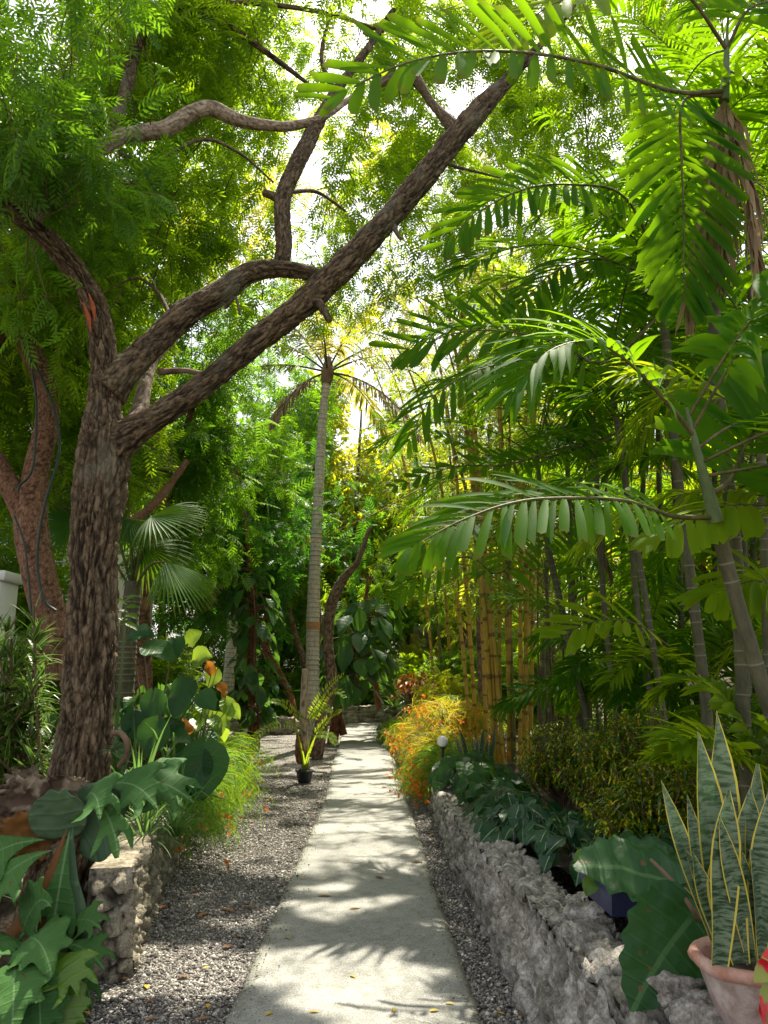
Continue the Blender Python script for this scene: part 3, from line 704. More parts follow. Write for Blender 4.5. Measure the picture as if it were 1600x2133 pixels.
def stone_wall(name, label, line, thick, sgn, mat, base=-.04, ds=.02, res=.02, size=7., rough=.05, capflat=False, ends=True, batter=.04, bump=1.):
    """rubble wall: front face, top and back as one displaced skin; sgn = which side of the line the face looks (+1 right of travel)"""
    line = np.asarray(line, float)
    L = np.r_[0, np.cumsum(np.linalg.norm(np.diff(line[:, :2], axis=0), axis=1))]
    yv = catmull(line, 2000); LL = np.r_[0, np.cumsum(np.linalg.norm(np.diff(yv[:, :2], axis=0), axis=1))]
    s = [0.]
    while s[-1] < LL[-1]: s.append(s[-1] + ds * (1 + max(0, np.interp(s[-1], LL, yv[:, 1]) - 4) * .14))
    s = np.array(s); s[-1] = LL[-1]
    Pq = np.stack([np.interp(s, LL, yv[:, k]) for k in range(3)], 1); T = np.gradient(Pq[:, :2], axis=0); T = T / np.linalg.norm(T, axis=1, keepdims=True)
    N = np.stack([T[:, 1], -T[:, 0]], 1) * sgn
    H = Pq[:, 2] + (.05 * (fbm(np.c_[s * 3, s * 0, s * 0], 4, 9) - .5) * (0 if capflat else 1.6))
    nh, nt = max(5, int(.6 / res)), max(4, int(thick / res))
    prof = [(0, z, 1., 0.) for z in np.linspace(0, 1, nh)] + [(t, 1, 0., 1.) for t in np.linspace(0, 1, nt)[1:]] + [(1, z, -1., 0.) for z in np.linspace(1, 0, nh // 2)[1:]]
    prof = np.array(prof); n = len(prof)
    z = base + (H[:, None] - base) * prof[None, :, 1]
    off = prof[None, :, 0] * thick + batter * prof[None, :, 1] * (1 - prof[None, :, 0])
    p = np.stack([Pq[:, None, 0] - N[:, None, 0] * off, Pq[:, None, 1] - N[:, None, 1] * off, z], -1)
    nr = np.stack([N[:, None, 0] * prof[None, :, 2], N[:, None, 1] * prof[None, :, 2], np.repeat(prof[None, :, 3], len(s), 0)], -1)
    round_ = np.exp(-((prof[:, 1] - 1) ** 2 + prof[:, 0] ** 2) / .01)[None, :, None]
    nr = nrm(nr + A(0, 0, .7) * round_ * 0 + np.where(round_ > .2, 1, 0) * np.stack([N[:, None, 0] * np.ones(n), N[:, None, 1] * np.ones(n), np.ones((len(s), n))], -1) * .5)
    q = p.reshape(-1, 3)
    w = q + .05 * (np.stack([fbm(q * 6, 3, 40), fbm(q * 6, 3, 41), fbm(q * 6, 3, 42)], 1) - .5)
    f1, f2, cid = voro(w * A(size, size, size * 1.15)); e = np.clip((f2 - f1) / .22, 0, 1) ** .55
    g1, g2, gc = voro(w * size * 2.6, 5); e2 = np.clip((g2 - g1) / .35, 0, 1)
    d = rough * 1.25 * ((e * (.6 + .7 * cid) * (1 - .35 * np.clip(f1, 0, 1) ** 2)) - .6) + rough * .35 * (e2 - .5) + rough * .75 * (fbm(q * 22, 5, 44) - .5) + rough * .3 * (fbm(q * 3.2, 3, 46) - .5) - rough * .3
    if capflat:
        tp = (prof[:, 3] > .5)[None].repeat(len(s), 0).ravel(); d = np.where(tp, .012 * (fbm(q * 7, 4, 45) - .5), d)
        e = np.where(tp, .6, e)
    co = q + nr.reshape(-1, 3) * (d * bump)[:, None]
    mb = MB(); j = np.arange(len(s) - 1)[:, None] * n; i = np.arange(n - 1)[None]
    qd = np.stack([j + i, j + i + 1, j + n + i + 1, j + n + i], -1).reshape(-1, 4)
    if sgn > 0: qd = qd[:, ::-1]
    mb.add(co, qd, None, co, np.clip(e.ravel() * (.45 + .55 * cid) * .8 + .2 * e2, 0, 1))
    if ends:
        for k, dr in ((0, -1), (len(s) - 1, 1)):
            ring = p[k]; m_ = nh; nw = max(5, int(thick / res))
            a = p[k, :nh]; bx = p[k, nh + nt - 2]
            zz = a[:, 2]; tt = np.linspace(0, 1, nw)
            G = a[:, None] * (1 - tt)[None, :, None] + np.stack([np.full(nh, bx[0]), np.full(nh, bx[1]), zz], -1)[:, None] * tt[None, :, None]
            q2 = G.reshape(-1, 3); f1, f2, cid = voro(q2 * A(size, size, size * 1.15)); e = np.clip((f2 - f1) / .3, 0, 1) ** .6
            dd = rough * (e * (.4 + 1.2 * cid) - .35) * 2.2 + rough * 1.6 * (fbm(q2 * 14, 5, 44) - .5) + rough * .6
            bd = np.minimum(1, 4 * np.minimum(tt, 1 - tt))[None].repeat(nh, 0) * np.minimum(1, 4 * (1 - np.linspace(0, 1, nh)) + .05)[:, None]
            q2 = q2 + np.r_[T[k] * dr, 0] * (dd * np.clip(bd.ravel() * 1.2 - .06, 0, 1))[:, None]
            jj = np.arange(nh - 1)[:, None] * nw; ii = np.arange(nw - 1)[None]
            mb.add(q2, np.stack([jj + ii, jj + ii + 1, jj + nw + ii + 1, jj + nw + ii], -1).reshape(-1, 4), None, q2, e)
    o = mb.build(name, mat, None, (line[0][0], line[0][1], 0)); return tag(o, label, 'wall')

stone_wall('stone_wall', 'long low rough coral stone wall along the right edge of the gravel, plants and pots on top', RW, .30, +1, M['coral'], ds=.014, res=.014, size=6.6, rough=.050, ends=False)
stone_wall('stone_wall', 'low rubble wall with flat mortar top at left, half hidden by the trailing green shrub', LW, .27, +1, M['coral_warm'], ds=.018, res=.016, size=9., rough=.05, capflat=True)
fa, fb = gr(700, 1512), gr(806, 1500)
c0 = gr(752, 1505)
stone_wall('stone_wall', 'curved low rubble wall closing the far end of the path', [(-2.2, 24.2, .55), (-1.5, 25.6, .56), (-.6, 26.3, .58), (.4, 26.2, .58), (1.6, 25.4, .6)], .35, +1, M['coral_warm'], ds=.03, res=.03, size=5., rough=.07)
stone_wall('stone_wall', 'short low stone wall behind the gravel, left of the coconut palm', [(-4.8, 20.6, .45), (-3.6, 21.2, .46), (-2.4, 21.6, .46)], .3, +1, M['coral_warm'], ds=.03, res=.03, size=5., rough=.06)

# pebbles lying loose on the gravel sheet, thick near the camera
def pebbles(n, spill=0):
    y = 3.0 * (13 / 3.0) ** R.random(n)
    side = R.random(n) < .66
    lx0 = np.where(y < 4.3, -2.6, lw(y) + .02); lx1 = sl(y) - .005
    rx0 = sr(y) + .005; rx1 = rw(y) + .03
    x = np.where(side, lx0 + (lx1 - lx0) * R.random(n), rx0 + (rx1 - rx0) * R.random(n))
    if spill:
        e_ = R.exponential(.035, n); x = np.where(side, sl(y) + e_, sr(y) - e_)
    s = R.uniform(.0045, .0105, n) * (.6 if spill else 1) * np.where(R.random(n) < .05, 1.9, 1)
    o = np.array([(1, 0, 0), (0, 1, 0), (-1, 0, 0), (0, -1, 0), (0, 0, 1), (0, 0, -1)], float)
    V = o[None] * R.uniform(.7, 1.25, (n, 6, 1)) * A(1.15, .95, .7) + R.normal(0, .12, (n, 6, 3))
    a = R.random(n) * 6.28; ca, sa = np.cos(a)[:, None], np.sin(a)[:, None]
    V = np.stack([V[..., 0] * ca - V[..., 1] * sa, V[..., 0] * sa + V[..., 1] * ca, V[..., 2]], -1) * s[:, None, None]
    z = (ZP + .006 if spill else .004) + .5 * s
    V = V + np.stack([x, y, z], -1)[:, None]
    t = np.array([(0, 1, 4), (1, 2, 4), (2, 3, 4), (3, 0, 4), (1, 0, 5), (2, 1, 5), (3, 2, 5), (0, 3, 5)])
    mb = MB(); v = np.clip(R.beta(1.6, 2.6, n), 0, 1); v = np.where(R.random(n) < .03, R.uniform(.9, 1, n), v)
    mb.add(V.reshape(-1, 3), None, (np.arange(n)[:, None, None] * 6 + t).reshape(-1, 3), None, np.repeat(v, 6)); return mb
pb = pebbles(88000); ps = pebbles(1600, 1)
pb.add(ps.co[0], None, ps.t[0], ps.c[0], ps.v[0])
tag(pb.build('gravel_pebbles', M['pebble']), 'loose dark and pale pebbles covering the strips beside the path', 'gravel', kind='stuff')

# fallen leaves: one by one
def fallen(px, py, L, mat, label, group, z=ZP + .004):
    p = gr(px, py, z); mb = MB(); a = R.random() * 6.28
    leaves(mb, [A(-L / 2 * math.cos(a), -L / 2 * math.sin(a), .0) + p], [A(math.cos(a), math.sin(a), .12)], [A(.1, .1, 1)], L, L * R.uniform(.16, .26), LANCE, .12, .3, cols=3)
    tag(mb.build('fallen_leaf', M[mat], None, p), label, 'leaf', group)
for x, y in [(735, 2034), (655, 2108), (820, 2103), (600, 1955), (560, 2112), (633, 1830), (676, 1832), (720, 1795), (805, 1740), (905, 2105), (938, 2090), (645, 1640), (770, 1640)]:
    fallen(x, y, .05, 'yellowed', 'small yellow leaf lying on the grey concrete path', 'yellow leaves fallen on the path')
for x, y, l in [(1150, 2055, .05), (1085, 2010, .05), (433, 2095, .05), (305, 2055, .06), (430, 2015, .05), (1020, 1870, .05), (1040, 2110, .05), (180, 2110, .06)]:
    fallen(x, y, l, 'yellowed', 'small yellow leaf fallen on the dark gravel', 'yellow leaves fallen on the gravel', .018)
for x, y, l in [(675, 1867, .11), (845, 1781, .10), (866, 1795, .12), (800, 1640, .11), (738, 1893, .08), (790, 1828, .1)]:
    fallen(x, y, l, 'fallen_brown', 'curled brown leaf lying on the grey concrete path', 'brown leaves fallen on the path')
for k in range(26):
    yy = 4.0 + 8 * R.random() ** 1.6; lf = R.random() < .6; xx = R.uniform(lw(yy) + .15, path_left(yy) - .05) if lf else R.uniform(path_right(yy) + .04, rw(yy) - .08)
    q = pixel(A(xx, yy, .02)); fallen(float(q[0][0]), float(q[1][0]), R.uniform(.04, .09), 'fallen_brown', 'curled brown leaf fallen on the gravel strip', 'brown leaves fallen on the gravel', .02)
for x, y, l in [(425, 1905, .12), (475, 1897, .16), (260, 2040, .09), (900, 1740, .09), (905, 1660, .08), (1005, 1985, .05), (340, 1890, .1), (520, 1890, .1)]:
    fallen(x, y, l, 'fallen_brown', 'curled brown leaf fallen on the gravel strip', 'brown leaves fallen on the gravel', .02)
# ================================================================== the big trees
# ---- main tree, left foreground
MT = thing('shade_tree', 'big dark fissured tree in the left foreground, forking low, one limb slanting over the path', 'tree', (-1.98, 4.85, 0))
mb = MB()
limb(mb, [(a_, b_, c_, d_ * .91) for a_, b_, c_, d_ in [(92, 2060, 4.85, 230), (112, 1930, 4.85, 190), (140, 1760, 4.87, 155), (165, 1610, 4.9, 136), (182, 1450, 4.9, 122), (192, 1300, 4.9, 116), (196, 1150, 4.9, 112), (210, 1010, 4.9, 124), (214, 930, 4.9, 112), (214, 860, 4.92, 84), (216, 790, 4.93, 72), (214, 730, 4.93, 66), (200, 650, 4.9, 62), (160, 570, 4.85, 56), (105, 505, 4.8, 52), (45, 455, 4.75, 46), (-30, 400, 4.7, 40), (-130, 330, 4.6, 32)]], 120, .046, bfreq=(18, 3.6), lump=.08)
mb.build('trunk', M['bark'], MT)
limbs = []
def addlimb(parent, spec, mat='bark', seg=12, bark=.0, bf=(26, 8), seed=0, lump=.11, store=limbs, name='branch'):
    mb = MB(); P = limb(mb, spec, seg, bark, None, bf, seed, lump); mb.build(name, M[mat], parent); store.append(P[::6]); return P
big_right = [(205, 965, 4.92, 108), (262, 912, 4.9, 76), (330, 868, 4.9, 57), (420, 805, 4.92, 54), (530, 714, 4.95, 55), (610, 652, 5.0, 56), (660, 608, 5.05, 62), (740, 530, 5.1, 58), (840, 420, 5.2, 55), (930, 310, 5.3, 52), (1005, 222, 5.4, 46), (1055, 170, 5.5, 34), (1110, 110, 5.6, 22), (1160, 60, 5.7, 13), (1200, 10, 5.8, 7)]
addlimb(MT, big_right, seg=64, bark=.026, bf=(20, 4.4), seed=3)
mid = [(218, 815, 4.95, 96), (266, 766, 5.0, 68), (320, 715, 5.1, 56), (385, 655, 5.2, 58), (455, 612, 5.3, 54), (510, 574, 5.4, 48), (555, 560, 5.45, 42), (610, 562, 5.5, 38), (660, 572, 5.55, 30), (700, 584, 5.6, 14)]
addlimb(MT, mid, seg=54, bark=.022, bf=(20, 4.4), seed=5)
up = [(585, 566, 5.48, 36), (592, 510, 5.5, 36), (588, 455, 5.55, 34), (590, 410, 5.6, 36), (612, 355, 5.7, 36), (640, 300, 5.8, 36), (660, 260, 5.9, 30), (700, 190, 6.1, 22), (760, 110, 6.3, 17), (820, 20, 6.5, 12)]
addlimb(MT, up, seg=32, bark=.011, bf=(24, 8), seed=7)
addlimb(MT, [(588, 430, 5.58, 22), (575, 412, 5.6, 18), (552, 402, 5.65, 16)], seg=12)
addlimb(MT, [(60, 470, 4.78, 30), (140, 370, 5.1, 34), (235, 293, 5.35, 32), (290, 278, 5.4, 33), (345, 268, 5.45, 34), (395, 238, 5.5, 33), (440, 226, 5.55, 32), (490, 248, 5.6, 28), (545, 260, 5.65, 24), (610, 262, 5.75, 20), (680, 240, 5.9, 15), (750, 190, 6.2, 10)], 'bark_sunlit', seg=24, bark=.004, bf=(30, 16), seed=9)
addlimb(MT, [(226, 300, 5.36, 24), (262, 190, 5.6, 26), (280, 110, 5.8, 26), (310, 50, 6.0, 24), (375, 24, 6.1, 20), (440, 36, 6.2, 18), (500, 70, 6.3, 14), (570, 120, 6.4, 12), (665, 192, 6.6, 7)], seg=16, bark=.004)
addlimb(MT, [(276, 120, 5.8, 18), (280, 50, 5.9, 14), (276, -20, 6.0, 12), (260, -120, 6.1, 8)], seg=10)
addlimb(MT, [(265, 895, 5.0, 32), (292, 848, 5.15, 31), (303, 800, 5.25, 28), (325, 745, 5.4, 20), (368, 705, 5.6, 12)], 'bark_sunlit', seg=20, bark=.006)
addlimb(MT, [(330, 775, 5.4, 16), (385, 772, 5.5, 12), (430, 778, 5.6, 9), (480, 760, 5.7, 6)], 'bark_grey', seg=8)
addlimb(MT, [(655, 625, 5.0, 26), (672, 642, 4.92, 19), (686, 668, 4.86, 13)], seg=14, bark=.003, name='branch_stub')
addlimb(MT, [(815, 460, 5.15, 16), (828, 488, 5.1, 9), (836, 500, 5.1, 6)], seg=8, name='branch_stub')
addlimb(MT, [(950, 270, 5.35, 34), (900, 215, 5.5, 16), (860, 160, 5.6, 26), (815, 165, 5.5, 22), (780, 180, 5.45, 14)], 'bark', seg=14)
for sp in ([(385, 22, 6.1, 12), (520, 6, 6.4, 11), (680, 28, 6.6, 9), (800, 66, 6.8, 7)], [(470, 640, 5.3, 10), (490, 620, 5.2, 7), (500, 655, 5.15, 5)], [(275, 385, 6.2, 10), (330, 405, 6.3, 9), (372, 436, 6.4, 6)],
           [(355, 660, 5.3, 10), (330, 610, 5.5, 8), (290, 580, 5.7, 6), (250, 590, 5.8, 4)], [(250, 320, 5.6, 10), (310, 340, 5.9, 9), (420, 290, 6.3, 8), (500, 320, 6.5, 6), (570, 380, 6.7, 4)], [(840, 430, 5.3, 12), (900, 340, 5.7, 9), (960, 350, 6., 7), (1040, 370, 6.3, 4)],
           [(700, 195, 6.2, 12), (670, 120, 6.4, 9), (690, 20, 6.6, 6)], [(600, 400, 5.6, 10), (660, 400, 6, 8), (720, 440, 6.3, 5)], [(480, 40, 6.3, 10), (500, 20, 6.5, 8), (470, -60, 6.6, 5)]):
    addlimb(MT, sp, seg=7)
mb = MB(); tube(mb, [at(236, 1528, 4.72), at(250, 1526, 4.68), at(264, 1545, 4.66), at(262, 1575, 4.68), at(248, 1596, 4.72)], [.016, .016, .017, .015, .014], 10, 30, lump=.2); mb.build('aerial_root', M['stem_brown'], MT)
# the raw red wound on the upper stem
mb = MB()
for (a, b) in (((188, 690), (172, 628)), ((196, 668), (184, 610))):
    p0, p1 = at(*a, 4.80), at(*b, 4.765)
    tube(mb, [p0 + A(0, .012, 0), (p0 + p1) / 2 + A(.01, .012, 0), p1 + A(0, .012, 0)], [.004, .014, .004], 8, 16, lump=.5)
mb.build('bark_wound', M['cut_wood'], MT)

def px_clumps(rows): return [(at(x, y, Y), (r * 1.1, r, r * .85), w) for x, y, Y, r, w in rows]
vl = np.array([(x, y, Y, w) for sp in (big_right, mid, up) for (x, y, Y, w) in [tuple(np.array(sp[i]) * (1 - f) + np.array(sp[i + 1]) * f) for i in range(len(sp) - 1) for f in (0, .25, .5, .75)]] +
              [(x, y, 4.9, 100) for x, y in ((214, 930), (214, 860), (216, 790), (214, 730), (207, 690), (190, 640), (165, 575), (135, 540))] + [(x, y, 5.4, 34) for x, y in ((240, 292), (290, 278), (345, 268), (395, 238), (440, 226), (490, 248), (545, 260), (275, 130), (265, 180), (262, 230))])
def veto(p):
    px, py = pixel(p); out = np.zeros(len(p), bool)
    for x, y, Y, w in vl: out |= (p[:, 1] < Y + .15) & ((px - x) ** 2 + (py - y) ** 2 < (w * .5 + 26) ** 2)
    return out & (R.random(len(p)) < .93)
rows = [(250, 90, 6.4, 1.1, 1.2), (420, 160, 6.9, 1.3, 1.5), (600, 100, 7, 1.3, 1.3), (760, 180, 7.6, 1.3, 1.3), (330, 430, 7.2, 1.2, 1.3), (520, 440, 7.6, 1.2, 1.2), (700, 420, 8, 1.1, 1.0), (130, 600, 6.8, 1.0, 1.0), (800, 330, 8.4, 1.2, 1.2), (930, 180, 8.4, 1.4, 1.4),
        (1060, 320, 8.5, 1.2, 1.2), (1160, 130, 8, 1.4, 1.4), (1010, 480, 9.5, 1., .7), (830, 540, 9, .9, .8), (380, 590, 8, 1.0, 1.0), (40, 420, 6.2, 1.1, 1.1), (560, 280, 7.4, 1.2, 1.1), (250, 260, 6.6, .9, .9), (700, -80, 7.2, 1.5, 1.4), (350, -120, 6.6, 1.5, 1.3), (1000, -60, 7.5, 1.5, 1.5), (1250, -20, 7.6, 1.6, 1.4), (1400, -150, 7, 1.6, 1.), (1300, 240, 9.5, 1.3, .9), (1480, 60, 9, 1.5, 1.), (1450, 420, 10.5, 1.3, .8), (1180, 420, 10.5, 1.2, .8), (1560, 250, 9.5, 1.3, .8), (900, 20, 8.2, 1.3, 1.), (1080, 210, 9.8, 1.2, 1.1), (980, 330, 10.4, 1.2, 1.1), (1150, 300, 11, 1.3, 1.), (920, 430, 11.2, 1.1, .9), (1220, 200, 10, 1.2, .8), (820, 90, 9, 1.3, 1.), (1060, 40, 9, 1.3, 1.), (650, 250, 9, 1.2, .9), (560, 560, 9.5, 1.0, .8), (640, 480, 10, 1.0, .8), (520, 190, 9, 1.3, 1.2), (420, 260, 9, 1.2, 1.), (620, 180, 9.8, 1.3, 1.), (470, 330, 9.5, 1.1, .9), (700, 60, 9.5, 1.3, .9), (1320, 60, 9, 1.4, 1.), (1240, 320, 11, 1.3, .8), (860, 260, 10.5, 1.2, .9), (930, 150, 9.4, 1.3, 1.), (760, 40, 9.2, 1.3, 1.), (1180, 30, 9.6, 1.4, 1.), (520, 60, 8.4, 1.2, .9)]
mbl, mbt = MB(), MB(); crown(mbl, mbt, px_clumps(rows), 4700, .265, limbs, 'fine', veto=veto, twig=.4)
mbl.build('crown', M['neem'], MT); mbt.build('twigs', M['stem_brown'], MT)
rows = [(50, 110, 4.2, .75, 1.3), (120, 250, 4.6, .75, 1.2), (20, 320, 4.1, .6, 1.), (170, 60, 4.8, .8, 1.), (-60, 220, 4.2, .9, .8), (90, 420, 5.3, .55, .7), (150, 340, 5.2, .6, .7), (10, 640, 5.0, .3, .2), (165, 640, 4.55, .16, .10), (70, 560, 4.5, .22, .18)]
mbl, mbt = MB(), MB(); crown(mbl, mbt, px_clumps(rows), 310, .21, limbs, 'fine', cull=True, veto=veto)
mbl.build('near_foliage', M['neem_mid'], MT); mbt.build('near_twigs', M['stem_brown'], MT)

# ---- reddish tree at the left edge, with cables wound up it
RT = thing('shade_tree', 'smooth reddish trunk behind the dark one at the left edge, curving and wound with cables', 'tree', (-3.25, 7.0, .45))
rt_main = [(a_, b_, c_, d_ * .80) for a_, b_, c_, d_ in [(118, 1420, 7, 92), (104, 1290, 7, 86), (78, 1180, 7, 84), (64, 1080, 7, 84), (76, 980, 7, 66), (98, 880, 7, 60), (92, 800, 7, 58), (64, 730, 7, 56), (34, 665, 7, 52), (26, 600, 7, 50), (36, 520, 7, 46), (52, 430, 7.1, 38), (90, 330, 7.2, 30), (120, 200, 7.3, 20)]]
rl = []
addlimb(RT, rt_main, 'bark_red', 36, .006, (34, 16), 4, .08, rl, 'trunk')
addlimb(RT, [(58, 1080, 7, 56), (30, 1030, 6.95, 46), (0, 975, 6.9, 42), (-50, 880, 6.8, 36), (-80, 740, 6.8, 28)], 'bark_red', 24, .005, (34, 16), 6, .08, rl)
addlimb(RT, [(30, 640, 7, 40), (0, 690, 7, 34), (-40, 760, 6.9, 30)], 'bark_red', 18, .004, (34, 16), 6, .08, rl)
addlimb(RT, [(240, 1105, 8.6, 22), (285, 1080, 8.8, 20), (330, 1040, 9.0, 18), (390, 960, 9.2, 12)], 'bark_red', 14, .0, (34, 16), 6, .08, rl)
mbl, mbt = MB(), MB(); crown(mbl, mbt, px_clumps([(60, 760, 8.8, 1.1, 1), (160, 900, 9, 1., 1), (40, 560, 8.2, 1.1, 1), (30, 930, 9.2, .9, .7), (150, 700, 9.2, 1.1, 1), (150, 480, 8.6, 1.2, 1), (-40, 700, 8, 1, .6)]), 520, .30, rl, 'fine')
mbl.build('crown', M['neem'], RT); mbt.build('twigs', M['stem_brown'], RT)
def cable(rows, r, label):
    mb = MB(); pts = [at(*q) for q in rows]; tube(mb, pts, r, 7, len(pts) * 8, v=.4)
    tag(mb.build('cable', M['wire'], None, pts[0]), label, 'cable')
cable([(8, 600, 6.82), (20, 630, 6.79), (44, 662, 6.8), (58, 700, 6.8), (62, 740, 6.8), (70, 790, 6.78), (76, 850, 6.78), (72, 950, 6.77), (62, 990, 6.75), (42, 1010, 6.8), (38, 1022, 6.8)], .011, 'dark cable running down the reddish trunk to its low fork')
cable([(62, 740, 6.8), (88, 790, 6.8), (112, 850, 6.86), (124, 920, 6.9), (118, 970, 6.83), (96, 1040, 6.72), (82, 1110, 6.7), (78, 1180, 6.7), (92, 1250, 6.68), (116, 1272, 6.68)], .013, 'thicker dark green cable spiralling down the right side of the reddish trunk')
cable([(30, 1075, 6.75), (50, 1130, 6.7), (60, 1210, 6.68), (66, 1280, 6.66)], .009, 'thin cable hanging down the left side of the reddish trunk')

def tree(label, base, trunks, clumps, n, size, leafm='neem', barkm='bark_grey', tmpl='mid', name='tree', cull=True, seg=14, bark=.008, vb=0., per=8, twig=.35, veto=None):
    if not isinstance(trunks[0], list): trunks = [trunks]
    t = thing(name, label, 'tree', base); st = []
    for i, sp in enumerate(trunks): addlimb(t, sp, barkm, seg if i == 0 else 9, bark if i == 0 else .0, (14, 5), i, .1, st, 'trunk' if i == 0 else 'branch')
    mbl, mbt = MB(), MB(); crown(mbl, mbt, clumps, n, size, st, tmpl, cull, per, veto, twig, vb)
    mbl.build('crown', M[leafm], t); mbt.build('twigs', M['stem_brown'], t); return t
def root(px, py, Y=None): p = gr(px, py) if Y is None else at(px, py, Y); return (p[0], p[1], 0)

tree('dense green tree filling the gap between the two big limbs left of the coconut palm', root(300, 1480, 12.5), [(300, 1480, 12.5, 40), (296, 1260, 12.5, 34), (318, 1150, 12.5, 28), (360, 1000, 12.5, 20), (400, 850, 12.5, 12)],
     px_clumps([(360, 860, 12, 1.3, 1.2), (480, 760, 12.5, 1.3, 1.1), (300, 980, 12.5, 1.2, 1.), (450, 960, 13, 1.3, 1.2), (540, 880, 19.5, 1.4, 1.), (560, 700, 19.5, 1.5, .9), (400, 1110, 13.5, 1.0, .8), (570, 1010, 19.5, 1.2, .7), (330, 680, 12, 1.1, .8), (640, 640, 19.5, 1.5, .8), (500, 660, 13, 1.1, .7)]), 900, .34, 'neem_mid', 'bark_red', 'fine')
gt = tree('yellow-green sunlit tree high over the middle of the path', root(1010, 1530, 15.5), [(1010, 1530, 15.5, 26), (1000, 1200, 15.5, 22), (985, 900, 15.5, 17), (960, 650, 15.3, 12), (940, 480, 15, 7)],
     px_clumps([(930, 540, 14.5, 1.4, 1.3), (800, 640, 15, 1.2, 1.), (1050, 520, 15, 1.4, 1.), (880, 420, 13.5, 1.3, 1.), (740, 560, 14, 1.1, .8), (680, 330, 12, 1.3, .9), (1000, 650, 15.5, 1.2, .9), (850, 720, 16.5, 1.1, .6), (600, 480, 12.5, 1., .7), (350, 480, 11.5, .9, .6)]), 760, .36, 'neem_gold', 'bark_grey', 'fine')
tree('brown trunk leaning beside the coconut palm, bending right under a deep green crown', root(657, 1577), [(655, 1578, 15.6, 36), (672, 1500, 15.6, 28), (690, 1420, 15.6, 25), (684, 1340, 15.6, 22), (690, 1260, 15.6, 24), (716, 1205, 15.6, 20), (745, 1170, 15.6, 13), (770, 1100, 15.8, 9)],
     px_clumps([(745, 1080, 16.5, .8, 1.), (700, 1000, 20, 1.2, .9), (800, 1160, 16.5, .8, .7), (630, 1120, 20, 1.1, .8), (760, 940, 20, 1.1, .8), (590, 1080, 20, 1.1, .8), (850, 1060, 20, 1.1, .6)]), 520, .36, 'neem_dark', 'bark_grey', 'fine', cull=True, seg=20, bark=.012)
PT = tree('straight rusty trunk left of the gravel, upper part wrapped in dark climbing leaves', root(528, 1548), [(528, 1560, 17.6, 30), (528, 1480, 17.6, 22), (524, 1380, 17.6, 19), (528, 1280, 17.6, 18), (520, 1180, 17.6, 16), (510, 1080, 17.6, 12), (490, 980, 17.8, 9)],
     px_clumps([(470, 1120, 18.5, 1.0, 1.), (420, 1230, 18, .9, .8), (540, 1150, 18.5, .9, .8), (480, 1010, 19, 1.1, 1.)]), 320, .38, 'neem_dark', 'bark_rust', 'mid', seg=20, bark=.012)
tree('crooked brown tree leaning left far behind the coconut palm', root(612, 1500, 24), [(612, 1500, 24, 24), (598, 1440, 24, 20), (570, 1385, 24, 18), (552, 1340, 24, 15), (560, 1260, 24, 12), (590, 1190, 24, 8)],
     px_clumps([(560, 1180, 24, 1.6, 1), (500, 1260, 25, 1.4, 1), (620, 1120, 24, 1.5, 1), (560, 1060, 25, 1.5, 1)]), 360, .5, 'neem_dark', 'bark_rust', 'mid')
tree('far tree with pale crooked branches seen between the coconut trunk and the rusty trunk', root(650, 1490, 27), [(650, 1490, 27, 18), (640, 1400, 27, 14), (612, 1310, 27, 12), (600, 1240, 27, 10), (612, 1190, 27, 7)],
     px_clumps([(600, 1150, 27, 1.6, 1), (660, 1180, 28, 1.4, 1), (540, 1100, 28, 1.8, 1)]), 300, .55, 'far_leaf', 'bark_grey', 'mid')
PH = tree('rusty twin trunk beside the path, hung with big dark climber leaves', root(700, 1540), [(692, 1552, 19, 24), (700, 1500, 19, 22), (712, 1430, 19.2, 20), (735, 1350, 19.5, 17), (760, 1270, 19.8, 14), (770, 1200, 20, 10)],
     px_clumps([(760, 1200, 20, .9, 1), (820, 1180, 20.5, 1.0, 1), (720, 1220, 20, .8, .8)]), 190, .38, 'neem', 'bark_rust', 'mid', seg=18, bark=.012)
addlimb(PH, [(716, 1530, 19, 16), (700, 1460, 19.2, 14), (718, 1400, 19.3, 13), (742, 1330, 19.6, 9)], 'bark_rust', 12, .0, (14, 5), 3, .1, [], 'trunk')
addlimb(PH, [(790, 1475, 20.5, 13), (778, 1400, 20.3, 12), (765, 1330, 20, 10)], 'bark_rust', 12, .0, (14, 5), 3, .1, [], 'trunk')

